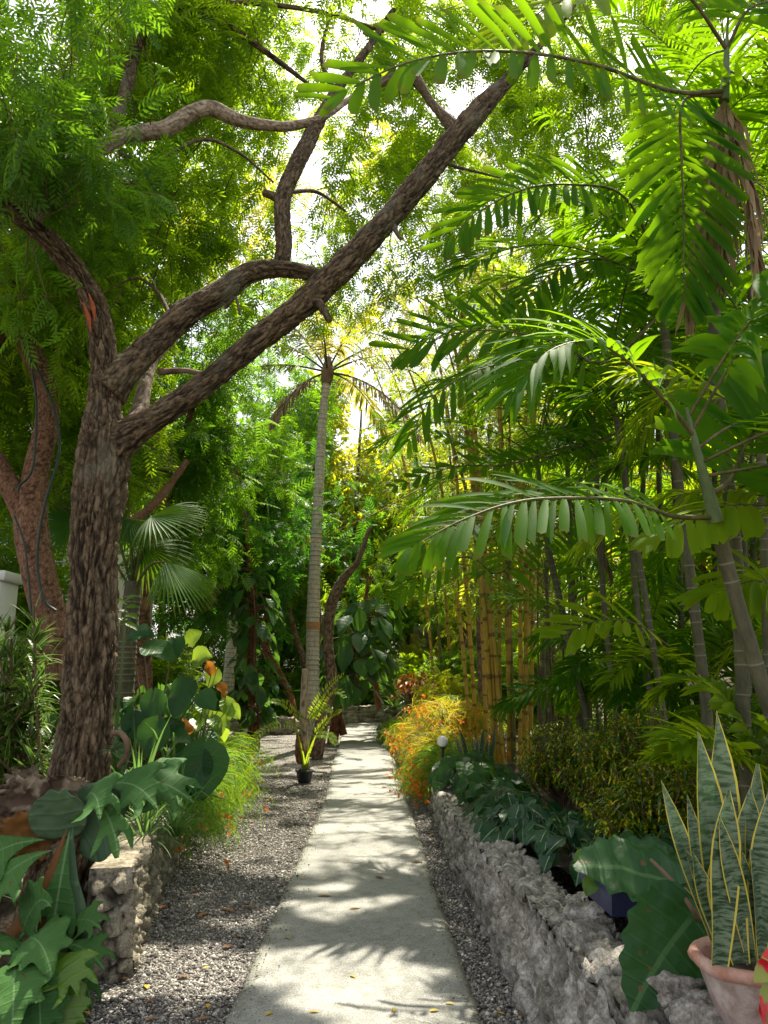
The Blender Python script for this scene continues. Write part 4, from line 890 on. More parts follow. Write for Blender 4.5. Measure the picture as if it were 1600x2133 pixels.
# trees that close the view
far = [(-13, 24, 11, 3.2, 'neem_mid', 'tall green tree behind the white house at far left'), (-8.5, 29, 13, 3.4, 'far_leaf', 'tall bright tree behind the reddish trunk'), (-7, 17, 9.5, 2.2, 'neem_mid', 'leafy tree standing behind the striped shrub at left'),
       (-4.6, 33, 13, 3.0, 'neem_mid', 'tall tree at the back, left of the coconut crown'), (-1.6, 38, 12, 2.8, 'far_leaf', 'pale tree at the back behind the coconut trunk'), (2.2, 40, 11.5, 2.8, 'neem_mid', 'tree rising behind the flat-roofed house'),
       (5.2, 33, 12, 3.0, 'far_leaf', 'sunlit tree behind the yellow bamboo'), (9, 27, 12.5, 3.2, 'far_leaf', 'bright tree behind the row of slender palms'), (7.5, 18, 10.5, 2.6, 'neem_gold', 'yellow-green tree standing behind the slender palms'),
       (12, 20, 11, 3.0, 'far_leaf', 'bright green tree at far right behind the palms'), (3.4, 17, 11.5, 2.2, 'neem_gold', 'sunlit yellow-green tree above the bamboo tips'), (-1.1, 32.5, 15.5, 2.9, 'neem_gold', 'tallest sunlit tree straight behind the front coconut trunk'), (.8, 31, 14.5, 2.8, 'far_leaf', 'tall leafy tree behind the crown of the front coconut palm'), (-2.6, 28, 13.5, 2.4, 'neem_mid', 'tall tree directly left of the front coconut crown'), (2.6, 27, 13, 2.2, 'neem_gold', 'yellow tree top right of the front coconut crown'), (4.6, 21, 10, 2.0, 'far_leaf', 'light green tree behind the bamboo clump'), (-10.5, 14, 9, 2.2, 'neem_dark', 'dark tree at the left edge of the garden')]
for X, Y, H, r, lm, lab in far:
    P = A(X, Y, 0); t = thing('tree', lab, 'tree', P); st = []; mb = MB()
    st.append(tube(mb, [P, P + A(.2, 0, H * .25), P + A(-.1, .2, H * .5), P + A(.1, 0, H * .85)], [.2, .16, .12, .04], 12, 60, .01, (8, 3), lump=.12)[::4]); mb.build('trunk', M['bark_grey'], t)
    cl = [(P + A(R.uniform(-.6, .6) * r, R.uniform(-.5, .5) * r, H * h), (r * k, r * k, r * k * .8), k * k) for h, k in ((.30, .62), (.42, .75), (.5, .8), (.6, .8), (.68, .8), (.78, .75), (.86, .65), (.52, .7), (.95, .45))]
    mbl, mbt = MB(), MB(); crown(mbl, mbt, cl, int(360 + 34 * r), .6, st, 'coarse' if Y > 30 else 'mid', True, 8, None, .3)
    mbl.build('crown', M[lm], t); mbt.build('twigs', M['stem_brown'], t)

# dense shrubs standing under the far trees
def shrub(label, c, r, n, size, mat, tmpl='mid', name='shrub', seg=0):
    t = thing(name, label, 'shrub', (c[0], c[1], max(0, c[2] - r[2]))); st = []; mb = MB()
    for k in range(5):
        e = A(*c) + A(R.uniform(-.6, .6) * r[0], R.uniform(-.6, .6) * r[1], R.uniform(.0, .6) * r[2]); b = A(c[0] + R.uniform(-.1, .1), c[1], max(0, c[2] - r[2]))
        st.append(tube(mb, [b, (b + e) / 2 + R.normal(0, .08, 3), e], [.03, .02, .008], 6, 14))
    mb.build('stems', M['stem_brown'], t); mbl, mbt = MB(), MB()
    crown(mbl, mbt, [(A(*c), r, 1)], n, size, st, tmpl, False, 8, None, .5); mbl.build('foliage', M[mat], t); mbt.build('twigs', M['stem_brown'], t); return t
for X, Y, z, r, lm, lab in [(-4.3, 24, .9, (1.2, .8, 1.0), 'neem_dark', 'low dark shrub behind the short stone wall'), (-6.5, 21, 1.1, (1.4, .9, 1.2), 'neem', 'mid green shrub left of the rusty trunk'), (-2.2, 29, 1.2, (1.3, .9, 1.3), 'far_leaf', 'pale shrub in the gap behind the coconut palm'),
                            (.9, 27.6, 1.2, (1.1, .8, 1.0), 'neem', 'leafy shrub above the curved far wall'), (-8.5, 17, 1.3, (1.6, .9, 1.4), 'neem_dark', 'wide dark shrub in front of the white house'), (2.6, 24, 1.3, (1.2, .8, 1.2), 'far_leaf', 'light shrub beside the flat-roofed house'),
                            (-.7, 31, 1.1, (1.2, .8, 1.2), 'neem', 'green shrub far behind the climber-hung trunks'), (5, 15.5, 1.4, (1.5, .9, 1.4), 'far_leaf', 'bright shrub behind the bamboo canes'), (7.2, 13, 1.6, (1.7, .9, 1.6), 'far_leaf', 'bright tall shrub behind the palm trunks'), (7.6, 9.5, 1.6, (1.6, .9, 1.5), 'palm_lime', 'lime green shrub behind the right-hand palms'), (3.6, 19, 1.2, (1.2, .8, 1.2), 'neem', 'green shrub at the back of the right bed'),
        (-3.2, 31, 1.7, (1.9, .9, 1.8), 'far_leaf', 'tall bright shrub behind the leaning brown tree'), (-6.5, 30, 1.9, (2.2, .9, 2.0), 'neem', 'tall green shrub far behind the rusty trunk'), (-10, 26, 2.0, (2.3, .9, 2.1), 'neem_dark', 'tall dark shrub at the back left of the garden'), (-.9, 36, 2.2, (2.0, .9, 2.3), 'far_leaf', 'tall pale shrub at the very back behind the coconut trunk'), (-4.6, 14.2, 1.2, (1.0, .7, 1.0), 'neem', 'green shrub behind the left wall, below the fan palm'), (-4.75, 9.2, 2.0, (.95, .6, 1.45), 'neem', 'green shrub in front of the white house, left of the reddish trunk'), (1.3, 29.5, 1.5, (1.0, .7, 1.2), 'neem_gold', 'yellow shrub partly hiding the pillars of the house'), (3.3, 30.5, 2.7, (1.5, .8, 1.3), 'far_leaf', 'tall pale shrub half covering the roof edge of the house')]:
    shrub(lab, (X, Y, z), r, 330, .34, lm)
# ================================================================== slender clumping palms on the right
def palm(label, spec, w, autos=8, L=1.7, shaft=.55, mat='palm', ll=.46, lw_=.0165, explicit=(), azr=None, dead=0, zb=.38, group='slender palms in the right-hand bed', els=(15, 75), sh_mat='palm_shaft', flip=False):
    pts = [at(*q) for q in spec]
    b = pts[0].copy(); b[2] = zb
    t = thing('palm', label, 'palm', b, group)
    fw = pts[0][1] * CP + (pts[0][2] - EYE) * SP; r = w * .5 / FPX * fw * (.82 if fw > 4.3 else .92)
    if pts[0][2] > zb + .05: pts = [b] + pts
    P = catmull(pts, 120); Ls = np.r_[0, np.cumsum(np.linalg.norm(np.diff(P, axis=0), axis=1))]; cut = Ls[-1] - shaft
    lo, hi = P[Ls <= cut], P[Ls >= cut - .03]
    mb = MB(); tube(mb, lo[::4], np.linspace(r * 1.12, r * .92, len(lo[::4])), 18, max(30, int(cut / .012)), rings=.075, ringw=.09, lump=.05); mb.build('trunk', M['palm_trunk'], t)
    mb = MB(); tube(mb, hi, np.linspace(r * .95, r * .22, len(hi)), 16, 40, v=.2, lump=.02); mb.build('crownshaft', M[sh_mat], t)
    top = P[-1]
    for i in range(autos):
        az = (i * 2.4 + R.random() * .7) if azr is None else math.radians(R.uniform(*azr))
        el = math.radians(els[1] - (els[1] - els[0]) * ((i + .5) / autos) + R.uniform(-8, 8))
        l = L * R.uniform(.8, 1.15)
        base = hi[int(len(hi) * (.35 + .6 * (1 - (i + .5) / autos)))]
        f = MB(); frond(f, arch(base, az, el, l, R.uniform(.7, 1.25)), int(22 + 10 * l), ll * R.uniform(.85, 1.15), lw_ * R.uniform(.85, 1.25), 76, 28, nrm(A(math.cos(az) * .3 + R.normal(0, .25), math.sin(az) * .3 - .35, 1)), R.uniform(.25, .7), SLIM, .22, R.uniform(.0, .3), .008, np.clip(R.normal(.5, .25), 0, 1), jit=1.7, fold=.4, wave=.25)
        f.build('frond', M[mat], t)
    for e in explicit:
        e = dict(e); ctrl = [at(*q) for q in e.pop('c')]
        if e.pop('snap', True): ctrl = [hi[int(len(hi) * e.pop('where', .5))]] + ctrl
        mt = e.pop('m', mat); f = MB(); frond(f, ctrl, **e); f.build('frond', M[mt], t)
    for i in range(dead):
        az = R.random() * 6.28; f = MB()
        c = arch(hi[0] + A(math.cos(az), math.sin(az), 0) * r, az, -.2, L * .62, 2.6)
        frond(f, c, 22, ll * .95, lw_ * .8, 24, 8, A(math.cos(az), math.sin(az), .2), .9, POINT, .25, .0, .008, R.random(), wave=.5); f.build('dead_frond', M['palm_dead'], t)
    return t

UPC = (0, -.8, .6); SLIM = [.30, .78, 1., .96, .80, .50, .12]
palm('nearest slender palm at right, grey-green trunk leaning in over the clay pot', [(1690, 1640, 3.5), (1610, 1490, 3.42), (1560, 1335, 3.37), (1515, 1180, 3.32), (1482, 1050, 3.27), (1455, 950, 3.22), (1430, 850, 3.2)], 35, 5, 1.5, .5, azr=(-50, 70), els=(5, 70), ll=.44, lw_=.022, explicit=[
    dict(c=[(1400, 850, 3.15), (1310, 755, 3.05), (1230, 712, 2.95), (1140, 735, 2.85), (1070, 815, 2.8)], n=28, L=.46, W=.017, up=(-.15, -.55, .8), droop=.45, prof=POINT, lift=.25, v=.62, a0=72, a1=22, where=.75),
    dict(c=[(1400, 1075, 3.2), (1310, 1045, 3.1), (1200, 1038, 3.0), (1080, 1045, 2.9), (960, 1085, 2.8), (850, 1145, 2.75)], n=26, L=.30, W=.021, up=(0, -.7, .7), droop=.35, v=.55, lift=.1, a0=70, where=.05),
    dict(c=[(1520, 1000, 3.3), (1570, 900, 3.4), (1650, 820, 3.5)], n=16, L=.45, W=.035, up=(0, -.9, .4), droop=.3, v=.35, where=.25)])
palm('tall palm at right whose brown dead leaves hang down its trunk near the top', [(1552, 1580, 4.1), (1546, 1400, 4.1), (1532, 1150, 4.1), (1500, 860, 4.1), (1488, 640, 4.05), (1500, 330, 4.0), (1512, 150, 4.0), (1515, 60, 4.0)], 30, 3, 1.6, .5, azr=(-60, 90), explicit=[
    dict(c=[(1400, 190, 3.7), (1230, 132, 3.4), (1030, 106, 3.15), (850, 130, 2.95), (690, 205, 2.85)], n=28, L=.33, W=.028, up=(0, -1, .12), droop=.05, v=.75, lift=.12, jit=1.6, a0=82, a1=30, r0=.014, where=.2, base_len=.75),
    dict(c=[(1425, 210, 3.8), (1420, 330, 3.75), (1425, 470, 3.8), (1422, 620, 3.85)], n=25, L=.44, W=.025, up=(0, -1, .1), droop=.25, v=.12, a0=72, a1=35, where=.1),
    dict(c=[(1420, -20, 3.8), (1290, -30, 3.6), (1150, 10, 3.5), (1050, 90, 3.4)], n=20, L=.42, W=.028, up=UPC, droop=.3, v=.85, where=.7, m='palm_lime'),
    dict(c=[(1560, 20, 3.9), (1640, 10, 3.9), (1720, 90, 3.9)], n=18, L=.45, W=.03, up=UPC, droop=.4, v=.5, where=.7),
    dict(c=[(1500, 280, 3.93), (1478, 400, 3.9), (1455, 520, 3.9), (1438, 640, 3.9)], n=26, L=.50, W=.015, up=(-.4, -.8, .1), droop=1., prof=POINT, start=0., a0=20, a1=6, v=.55, m='palm_dead', wave=.6, where=.05),
    dict(c=[(1530, 260, 3.93), (1560, 400, 3.9), (1572, 540, 3.9), (1590, 640, 3.9)], n=26, L=.48, W=.015, up=(.4, -.8, .1), droop=1., prof=POINT, start=0., a0=20, a1=6, v=.7, m='palm_dead', wave=.6, where=.05),
    dict(c=[(1515, 280, 3.9), (1512, 420, 3.86), (1500, 560, 3.86)], n=24, L=.46, W=.014, up=(0, -1, .1), droop=1., prof=POINT, start=0., a0=22, a1=6, v=.25, m='palm_dead', wave=.6, where=.03)])
palm('palm with a pale ringed trunk standing right behind the big snake plant', [(1478, 1570, 5.2), (1468, 1440, 5.2), (1443, 1240, 5.2), (1405, 930, 5.2), (1388, 720, 5.2), (1378, 590, 5.2), (1372, 520, 5.15)], 27, 5, 1.7, .5, explicit=[
    dict(c=[(1300, 410, 4.8), (1200, 385, 4.6), (1100, 392, 4.5), (1000, 440, 4.4), (930, 505, 4.35)], n=26, L=.34, W=.024, up=(0, -.95, .3), droop=.2, v=.7, where=.8, base_len=.7),
    dict(c=[(1260, 755, 4.6), (1170, 716, 4.3), (1080, 694, 4.1), (970, 690, 3.95), (845, 728, 3.85)], n=26, L=.37, W=.022, up=(0, -1, .2), droop=.05, v=.08, lift=.15, where=.1, base_len=.75, a0=82, a1=26),
    dict(c=[(1320, 560, 5.0), (1240, 540, 4.9), (1150, 570, 4.8), (1080, 640, 4.7)], n=20, L=.36, W=.027, up=(0, -.7, .7), droop=.4, v=.5, where=.6)])
palm('slim dark palm trunk, first left of the pale ringed one', [(1388, 1540, 6), (1345, 1250, 6), (1302, 1000, 6), (1278, 830, 6), (1262, 730, 6)], 17, 6, 1.7, .5, explicit=[
    dict(c=[(1210, 770, 5.5), (1110, 750, 5.2), (1000, 770, 5.0), (900, 830, 4.9), (850, 920, 4.85)], n=26, L=.38, W=.022, up=(0, -.6, .8), droop=.5, v=.5, where=.7),
    dict(c=[(1390, 1345, 5.4), (1330, 1302, 5.1), (1250, 1292, 4.95), (1165, 1325, 4.85)], n=12, L=.30, W=.030, up=(0, -.7, .7), droop=.1, v=.8, m='palm_lime', a0=65, a1=30, snap=False, start=.3)])
palm('slim dark palm trunk, second left of the pale ringed one', [(1366, 1530, 6.4), (1330, 1280, 6.4), (1312, 1090, 6.4), (1300, 930, 6.4), (1296, 850, 6.4)], 15, 6, 1.6, .45, explicit=[
    dict(c=[(1180, 930, 5.8), (1060, 968, 5.5), (960, 970, 5.3), (880, 992, 5.2), (825, 1012, 5.15)], n=20, L=.17, W=.022, up=UPC, droop=.15, v=.05, where=.4, start=.3),
    dict(c=[(1150, 950, 5.9), (1040, 955, 5.7), (965, 925, 5.6), (900, 903, 5.55)], n=18, L=.16, W=.021, up=UPC, droop=.12, v=.05, where=.5, start=.35)])
palm('thin palm trunk near the middle of the row, leaning slightly left', [(1292, 1540, 7), (1262, 1300, 7), (1247, 1080, 7), (1240, 920, 7), (1238, 830, 7)], 15, 7, 1.7, .5, explicit=[
    dict(c=[(1140, 1120, 6.0), (1030, 1085, 5.7), (920, 1105, 5.5), (840, 1180, 5.4)], n=24, L=.36, W=.026, up=(0, -.6, .8), droop=.35, v=.25, where=.1)])
palm('strongly leaning palm trunk right of the yellow bamboo', [(1236, 1560, 7.6), (1185, 1330, 7.6), (1142, 1140, 7.6), (1124, 1010, 7.6), (1118, 920, 7.6)], 17, 8, 1.8, .5, dead=1, explicit=[
    dict(c=[(1050, 1190, 7), (980, 1160, 6.7), (900, 1180, 6.5), (830, 1240, 6.4)], n=22, L=.36, W=.024, up=(0, -.6, .8), droop=.4, v=.5, where=.1)])
palm('palm behind the pale ringed trunk, rising straight', [(1424, 1500, 7.6), (1418, 1250, 7.6), (1402, 960, 7.6), (1396, 840, 7.6)], 15, 8, 1.8, .5)
palm('straight palm trunk just left of the tall one with dead leaves', [(1562, 1500, 6.4), (1550, 1150, 6.4), (1540, 860, 6.4), (1532, 660, 6.4), (1530, 560, 6.4)], 17, 7, 1.8, .5)
palm('palm at the right edge, trunk half out of the picture', [(1606, 1520, 5), (1592, 1100, 5), (1574, 700, 5), (1562, 470, 5), (1556, 380, 5)], 24, 6, 1.7, .5, azr=(60, 250))
palm('thin palm at the back between the bamboo and the slim trunks', [(1212, 1510, 9), (1192, 1220, 9), (1180, 920, 9), (1170, 760, 9)], 14, 9, 1.9, .5)
palm('palm at the back of the row with the highest crown', [(1322, 1490, 9), (1332, 1210, 9), (1342, 910, 9), (1338, 690, 9), (1330, 480, 9), (1326, 390, 9)], 13, 10, 2.0, .5)
palm('far palm seen between two pale trunks at right', [(1482, 1480, 8.5), (1490, 1120, 8.5), (1484, 820, 8.5), (1480, 700, 8.5)], 14, 9, 1.9, .5, mat='palm_lime')
palm('short palm with low spreading fronds behind the speckled shrub', [(1320, 1540, 7.8), (1322, 1450, 7.8), (1324, 1370, 7.8)], 14, 8, 1.3, .3, els=(5, 60), ll=.36)
palm('young stemless palm with bright fronds right of the snake plant', [(1590, 1770, 4.0), (1592, 1700, 4.0), (1640, 1640, 4.0)], 18, 8, .8, .2, els=(15, 75), ll=.26, lw_=.022, mat='palm_lime')
palm('young palm with lime fronds low behind the tallest trunks', [(1470, 1560, 6.8), (1472, 1500, 6.8), (1474, 1440, 6.8)], 16, 9, 1.4, .25, els=(10, 70), ll=.38, mat='palm_lime')
palm('drooping lime palm at the right edge', [(1760, 1500, 3.9), (1750, 1250, 3.9), (1740, 1080, 3.9), (1735, 980, 3.9)], 34, 3, 1.6, .4, mat='palm_lime', azr=(90, 200), explicit=[
    dict(c=[(1660, 1060, 3.6), (1580, 1052, 3.5), (1470, 1062, 3.4), (1370, 1115, 3.3)], n=18, L=.32, W=.026, up=(0, -.35, .94), droop=.7, v=.6, where=.3),
    dict(c=[(1660, 1240, 3.8), (1580, 1210, 3.75), (1490, 1235, 3.7)], n=16, L=.36, W=.03, up=(0, -.6, .8), droop=.5, v=.7, where=.1)])
for X, Y, H, lab in [(3.4, 7.4, 3.6, 'bushy palm in the second row, low crown behind the slim trunks'), (4.6, 9.5, 4.6, 'bushy palm in the second row, farther right'), (3.1, 10.5, 4.2, 'bushy palm in the second row behind the leaning trunk'), (5.6, 7.2, 4.4, 'bushy palm at the far right behind the edge palm'), (2.6, 13.2, 4.0, 'bushy palm just behind the yellow bamboo'), (4.4, 12.5, 5.6, 'tall bushy palm rising over the second row'), (3.0, 8.6, 5.8, 'tall palm of the second row with its crown above the slim palms'), (4.4, 7.0, 6.6, 'very tall palm at the upper right corner, behind the dead leaves'), (3.2, 6.6, 6.2, 'very tall palm with its crown high above the middle of the row'), (5.4, 9.5, 7.4, 'tallest palm of the back row at upper right'), (2.3, 7.9, 1.3, 'low bushy palm right of the cane clump'), (3.0, 9.2, 2.0, 'bushy palm low between the slim trunks'), (3.7, 8.2, 2.5, 'bushy palm with a low crown, third row'), (2.9, 6.8, 1.0, 'lowest bushy palm, under the slim trunks'), (2.6, 5.2, 3.0, 'bushy palm just behind the pale ringed trunk')]:
    px, py = pixel(A(X, Y, .4)); tp = [(*[float(q[0]) for q in pixel(A(X + .1 * k, Y, .4 + H * k / 3))], Y) for k in range(4)]
    palm(lab, tp, 14 if Y > 8 else 18, 12, 2.0 if H > 2.9 else 1.6, .6, els=(5, 78), ll=.45, mat='palm_lime' if X > 4 else 'palm', dead=1)

# ---- golden cane / feather fronds low at the path's far right, fan palm and coconut
t = thing('feather_palm', 'small feathery palm with pale drooping fronds behind the orange flowers', 'palm', (1.6, 15.0, .4))
for i in range(11):
    f = MB(); az = i * 2.4; frond(f, arch(A(1.55, 15, .5), az, math.radians(R.uniform(35, 80)), R.uniform(1.3, 1.9), 1.2), 26, .34, .012, 65, 30, A(0, -.4, 1), .4, POINT, .2, .2, .01, R.random()); f.build('frond', M['palm_lime'], t)

CP_ = thing('coconut_palm', 'tall slim coconut palm with a pale ringed trunk, in the middle of the picture', 'palm', tuple(gr(652, 1556)))
spec = [(640, 1572, 18, 44), (648, 1500, 18, 32), (651, 1400, 18, 27), (652, 1290, 18, 27), (656, 1180, 18, 24), (662, 1060, 18, 22), (668, 940, 18, 20), (674, 850, 18, 18), (680, 795, 18, 18)]
pts = [at(a, b, c) for a, b, c, w in spec]; mb = MB(); tube(mb, pts, [s[3] / 2 / FPX * 18.2 for s in spec], 26, 620, rings=.11, lump=.03); mb.build('trunk', M['coco_trunk'], CP_)
mb = MB(); tube(mb, [at(652, 1312, 18) + A(0, 0, 0), at(652.2, 1296, 18)], [.162, .162], 24, 4); mb.build('band', M['ribbon'], CP_)
top = at(682, 775, 18)
mb = MB(); tube(mb, [at(680, 800, 18), at(682, 775, 18), at(684, 745, 18)], [.12, .16, .07], 12, 16, lump=.3); mb.build('crown_base', M['stem_brown'], CP_)
for i, (az, el, L, dr, mt) in enumerate([(205, 8, 3.6, 1.0, 'coco'), (185, 40, 3.4, .8, 'coco'), (150, 60, 3.2, .7, 'coco'), (90, 55, 3.2, .8, 'coco'), (350, 25, 3.4, 1.0, 'coco'), (20, 45, 3.2, .9, 'coco'), (320, 55, 2.8, .8, 'coco'), (250, 65, 2.8, .8, 'coco'), (270, 30, 3, 1.1, 'coco'), (60, 15, 3.2, 1.1, 'coco'), (340, -10, 3.2, 1.4, 'palm_dead'), (200, -20, 2.0, 1.6, 'palm_dead')]):
    a = math.radians(az); f = MB(); frond(f, arch(top, a, math.radians(el), L, dr), 56, .66, .026, 60, 28, A(0, -.3, 1), .75, POINT, .2, .1, .03, R.uniform(.2, .9), jit=1.8); f.build('dead_frond' if mt == 'palm_dead' else 'frond', M[mt], CP_)

SC2 = thing('coconut_palm', 'second coconut palm far back at left of the middle, mostly hidden by leaves', 'palm', (-4.6, 23, 0))
mb = MB(); tube(mb, [A(-4.6, 23, 0), A(-4.5, 23, 3), A(-4.55, 23, 6.4)], [.2, .15, .12], 16, 200, rings=.14); mb.build('trunk', M['coco_trunk'], SC2)
for i in range(10):
    f = MB(); frond(f, arch(A(-4.55, 23, 6.4), i * 2.4, math.radians(65 - i * 7), 3.0, 1.0), 36, .6, .018, 60, 28, A(0, -.3, 1), .7, POINT, .2, .1, .03, R.random()); f.build('frond', M['coco'], SC2)
f = MB(); frond(f, [at(580, 975, 22), at(583, 1010, 22), at(584, 1050, 22), at(578, 1130, 22)], 34, .55, .016, 62, 20, A(0, -1, .1), .3, POINT, .0, .05, .03, .5); f.build('dead_frond', M['palm_dead'], SC2)

FP = thing('fan_palm', 'fan palm with pleated round leaves showing right behind the big dark trunk', 'palm', (-2.75, 8.5, .45))
mb = MB(); tube(mb, [A(-2.75, 8.5, .4), A(-2.8, 8.5, 1.6), A(-2.78, 8.5, 2.6)], [.11, .10, .09], 16, 120, rings=.06, lump=.1); mb.build('trunk', M['palm_trunk'], FP)
def fan(hub, d, up, L, n, span, v, droop=.35):
    base = A(-2.78, 8.5, 2.5); f = MB(); pm = MB(); tube(pm, [base, (base + hub) / 2 + A(0, 0, .12), hub], [.018, .014, .010], 6, 14, v=.2); f.sub = (pm, 'petiole')
    d = nrm(A(*d)); up = nrm(A(*up)); s = nrm(np.cross(d, up)); a = np.radians(np.linspace(-span / 2, span / 2, n))
    dirs = d * np.cos(a)[:, None] + s * np.sin(a)[:, None] + np.cross(s, d) * (.10 * np.where(np.arange(n) % 2, 1, -1))[:, None] * .4
    leaves(f, np.repeat(hub[None], n, 0), dirs, up, L * (.8 + .2 * np.cos(a * .8)) * R.uniform(.94, 1.04, n), L * math.radians(span) / n * .40, [.02, .45, .8, 1.0, .55, .3, .04], droop * (.5 + .5 * np.abs(np.sin(a))), .35, np.clip(v + R.normal(0, .12, n), 0, 1), 3, dpow=2.2)
    f.build('fan_leaf', M['fan'], FP)
fan(at(315, 1075, 8.2), (.7, -.25, -.18), (.2, -.75, .65), .64, 40, 150, .45)
fan(at(345, 1170, 7.9), (.62, -.15, -.78), (.55, -.6, .5), .70, 38, 110, .8)
fan(at(268, 1080, 8.4), (.35, -.35, -.85), (.4, -.8, .4), .55, 34, 150, .2)
fan(at(300, 1140, 8.6), (.6, .1, -.6), (0, -.8, .6), .6, 34, 150, .15)
fan(at(200, 1010, 8.8), (-.5, .1, .5), (0, -.8, .6), .7, 36, 180, .3)
fan(at(150, 1090, 8.7), (-.8, -.1, -.1), (0, -.8, .6), .7, 36, 170, .35)
fan(at(260, 985, 9.0), (.2, .3, .9), (0, -.9, .4), .7, 36, 170, .5)

# ================================================================== bamboo
def bamboo(label, rows, mats, foliage, group=None, seed=1, name='bamboo_clump', leafmat_='bamboo_leaf', ll=.19):
    b0 = rows[0]; base = A(*b0[:3]); t = thing(name, label, 'bamboo', base, group); canes = []
    for i, (x, y, z, dx, dy, H, r) in enumerate(rows):
        b = A(x, y, z); k = H
        pts = [b, b + A(dx * .15, dy * .15, k * .3), b + A(dx * .45, dy * .4, k * .65), b + A(dx, dy, k * .92), b + A(dx * 1.7, dy * 1.6, k * .97)]
        mb = MB(); P = tube(mb, pts, [r, r * .95, r * .8, r * .45, r * .12], 12, int(H / .02), rings=.30 + .05 * (i % 3)); canes.append(P)
        mb.build('cane', M[mats[i % len(mats)]], t)
    n, z0 = foliage
    C = np.vstack([c[int(len(c) * z0):] for c in canes]); pk = C[R.integers(0, len(C), n)]
    az = R.random(n) * 6.28; el = R.uniform(-.2, .9, n); L = R.uniform(.5, 1.3, n)
    d = np.stack([np.cos(az) * np.cos(el), np.sin(az) * np.cos(el), np.sin(el)], 1)
    e = pk + d * L[:, None] + A(0, 0, -.25) * L[:, None] ** 2
    mid = (pk + e) / 2
    ok = keep(e) | (R.random(n) < .12); pk, e, d, mid, L = pk[ok], e[ok], d[ok], mid[ok], L[ok]; n = len(pk)
    mb = MB(); tubes4(mb, pk, e, .005, .002, A(0, 0, .10) + R.normal(0, .03, (n, 3)), .5); mb.build('twigs', M['cane_green'], t)
    per = 12; s = R.random((n, per)) * .75 + .28; bp = pk[:, None] * (1 - s[..., None]) + e[:, None] * s[..., None] + A(0, 0, .2) * (s * (1 - s))[..., None]
    dd = nrm(d[:, None] * .8 + R.normal(0, .55, (n, per, 3)) + A(0, 0, -.45)); m = n * per
    mb = MB(); leaves(mb, bp.reshape(-1, 3), dd.reshape(-1, 3), nrm(A(0, 0, 1) + R.normal(0, .4, (m, 3))), ll * R.uniform(.6, 1.25, m), .011, [.2, 1., .75, .02], .35, .2, np.clip(np.repeat(R.normal(.5, .2, n), per) + R.normal(0, .1, m), 0, 1)); mb.build('foliage', M[leafmat_], t)
    return t
rows = []
for px, tx in [(1042, 1030), (1058, 1052), (1068, 1060), (1082, 1092), (1088, 1130), (1030, 1000), (1050, 1010), (1095, 1112), (1104, 1165), (1048, 1020), (1072, 1068), (1090, 1120), (1036, 1010), (1064, 1076)]:
    Y = 11.4 + R.uniform(-.35, .6); b = at(px, 1560, Y); b[2] = .38; tp = at(tx, 1180, Y); k = (tp[0] - b[0])
    rows.append((b[0], b[1], .38, k * 2.6 + R.uniform(-.7, .4), R.uniform(-.6, .6), R.uniform(6.0, 8.6), R.uniform(.024, .036)))
bamboo('thick clump of yellow bamboo canes rising behind the wall on the right', rows, ['cane', 'cane', 'cane_green', 'cane'], (760, .3))
rows = [(1.75, 13.6, .38, -.25, -.3, 8.5, .036), (1.62, 13.9, .38, -.8, .2, 9, .036), (1.95, 14.1, .38, .2, .3, 9.4, .036), (1.5, 13.7, .38, -1.2, -.5, 7.6, .032), (2.2, 14.0, .38, .5, .2, 9.3, .034)]
bamboo('looser clump of orange-yellow bamboo behind the first, its leafy tips hanging over the path', rows, ['cane'], (900, .3))
rows = [(1.6 + .25 * k, 23.5 + .3 * (k % 3), 0, -2.2 + .55 * k, R.uniform(-1, .5), 12.5 - .3 * (k % 4), .045) for k in range(8)]
bamboo('tall far bamboo clump, its pale feathery leaves over the end of the path', rows, ['cane', 'cane_green'], (1500, .34), ll=.36)
rows = []
for k in range(14):
    px = 1120 + k * 12 + R.uniform(-6, 6); Y = 9.2 + R.uniform(-.4, .8); b = at(px, 1540, Y); rows.append((b[0], b[1], .38, R.uniform(-.25, .35), R.uniform(-.3, .3), R.uniform(2.6, 4.6), R.uniform(.012, .02)))
bamboo('cluster of thin bare brown canes between the bamboo and the palms', rows, ['stem_brown', 'cane_green', 'palm_trunk'], (60, .7), name='cane_clump')
# one thin dry culm slanting across the coconut trunk
mb = MB(); p = [at(1060, 985, 13.4), at(900, 1010, 13.2), at(780, 1070, 13), at(618, 1143, 12.8)]; tube(mb, p, [.016, .013, .010, .005], 8, 60, rings=.25)
tag(mb.build('leaning_bamboo', M['cane'], None, p[0]), 'single thin yellow bamboo stem slanting down across the coconut trunk', 'bamboo')
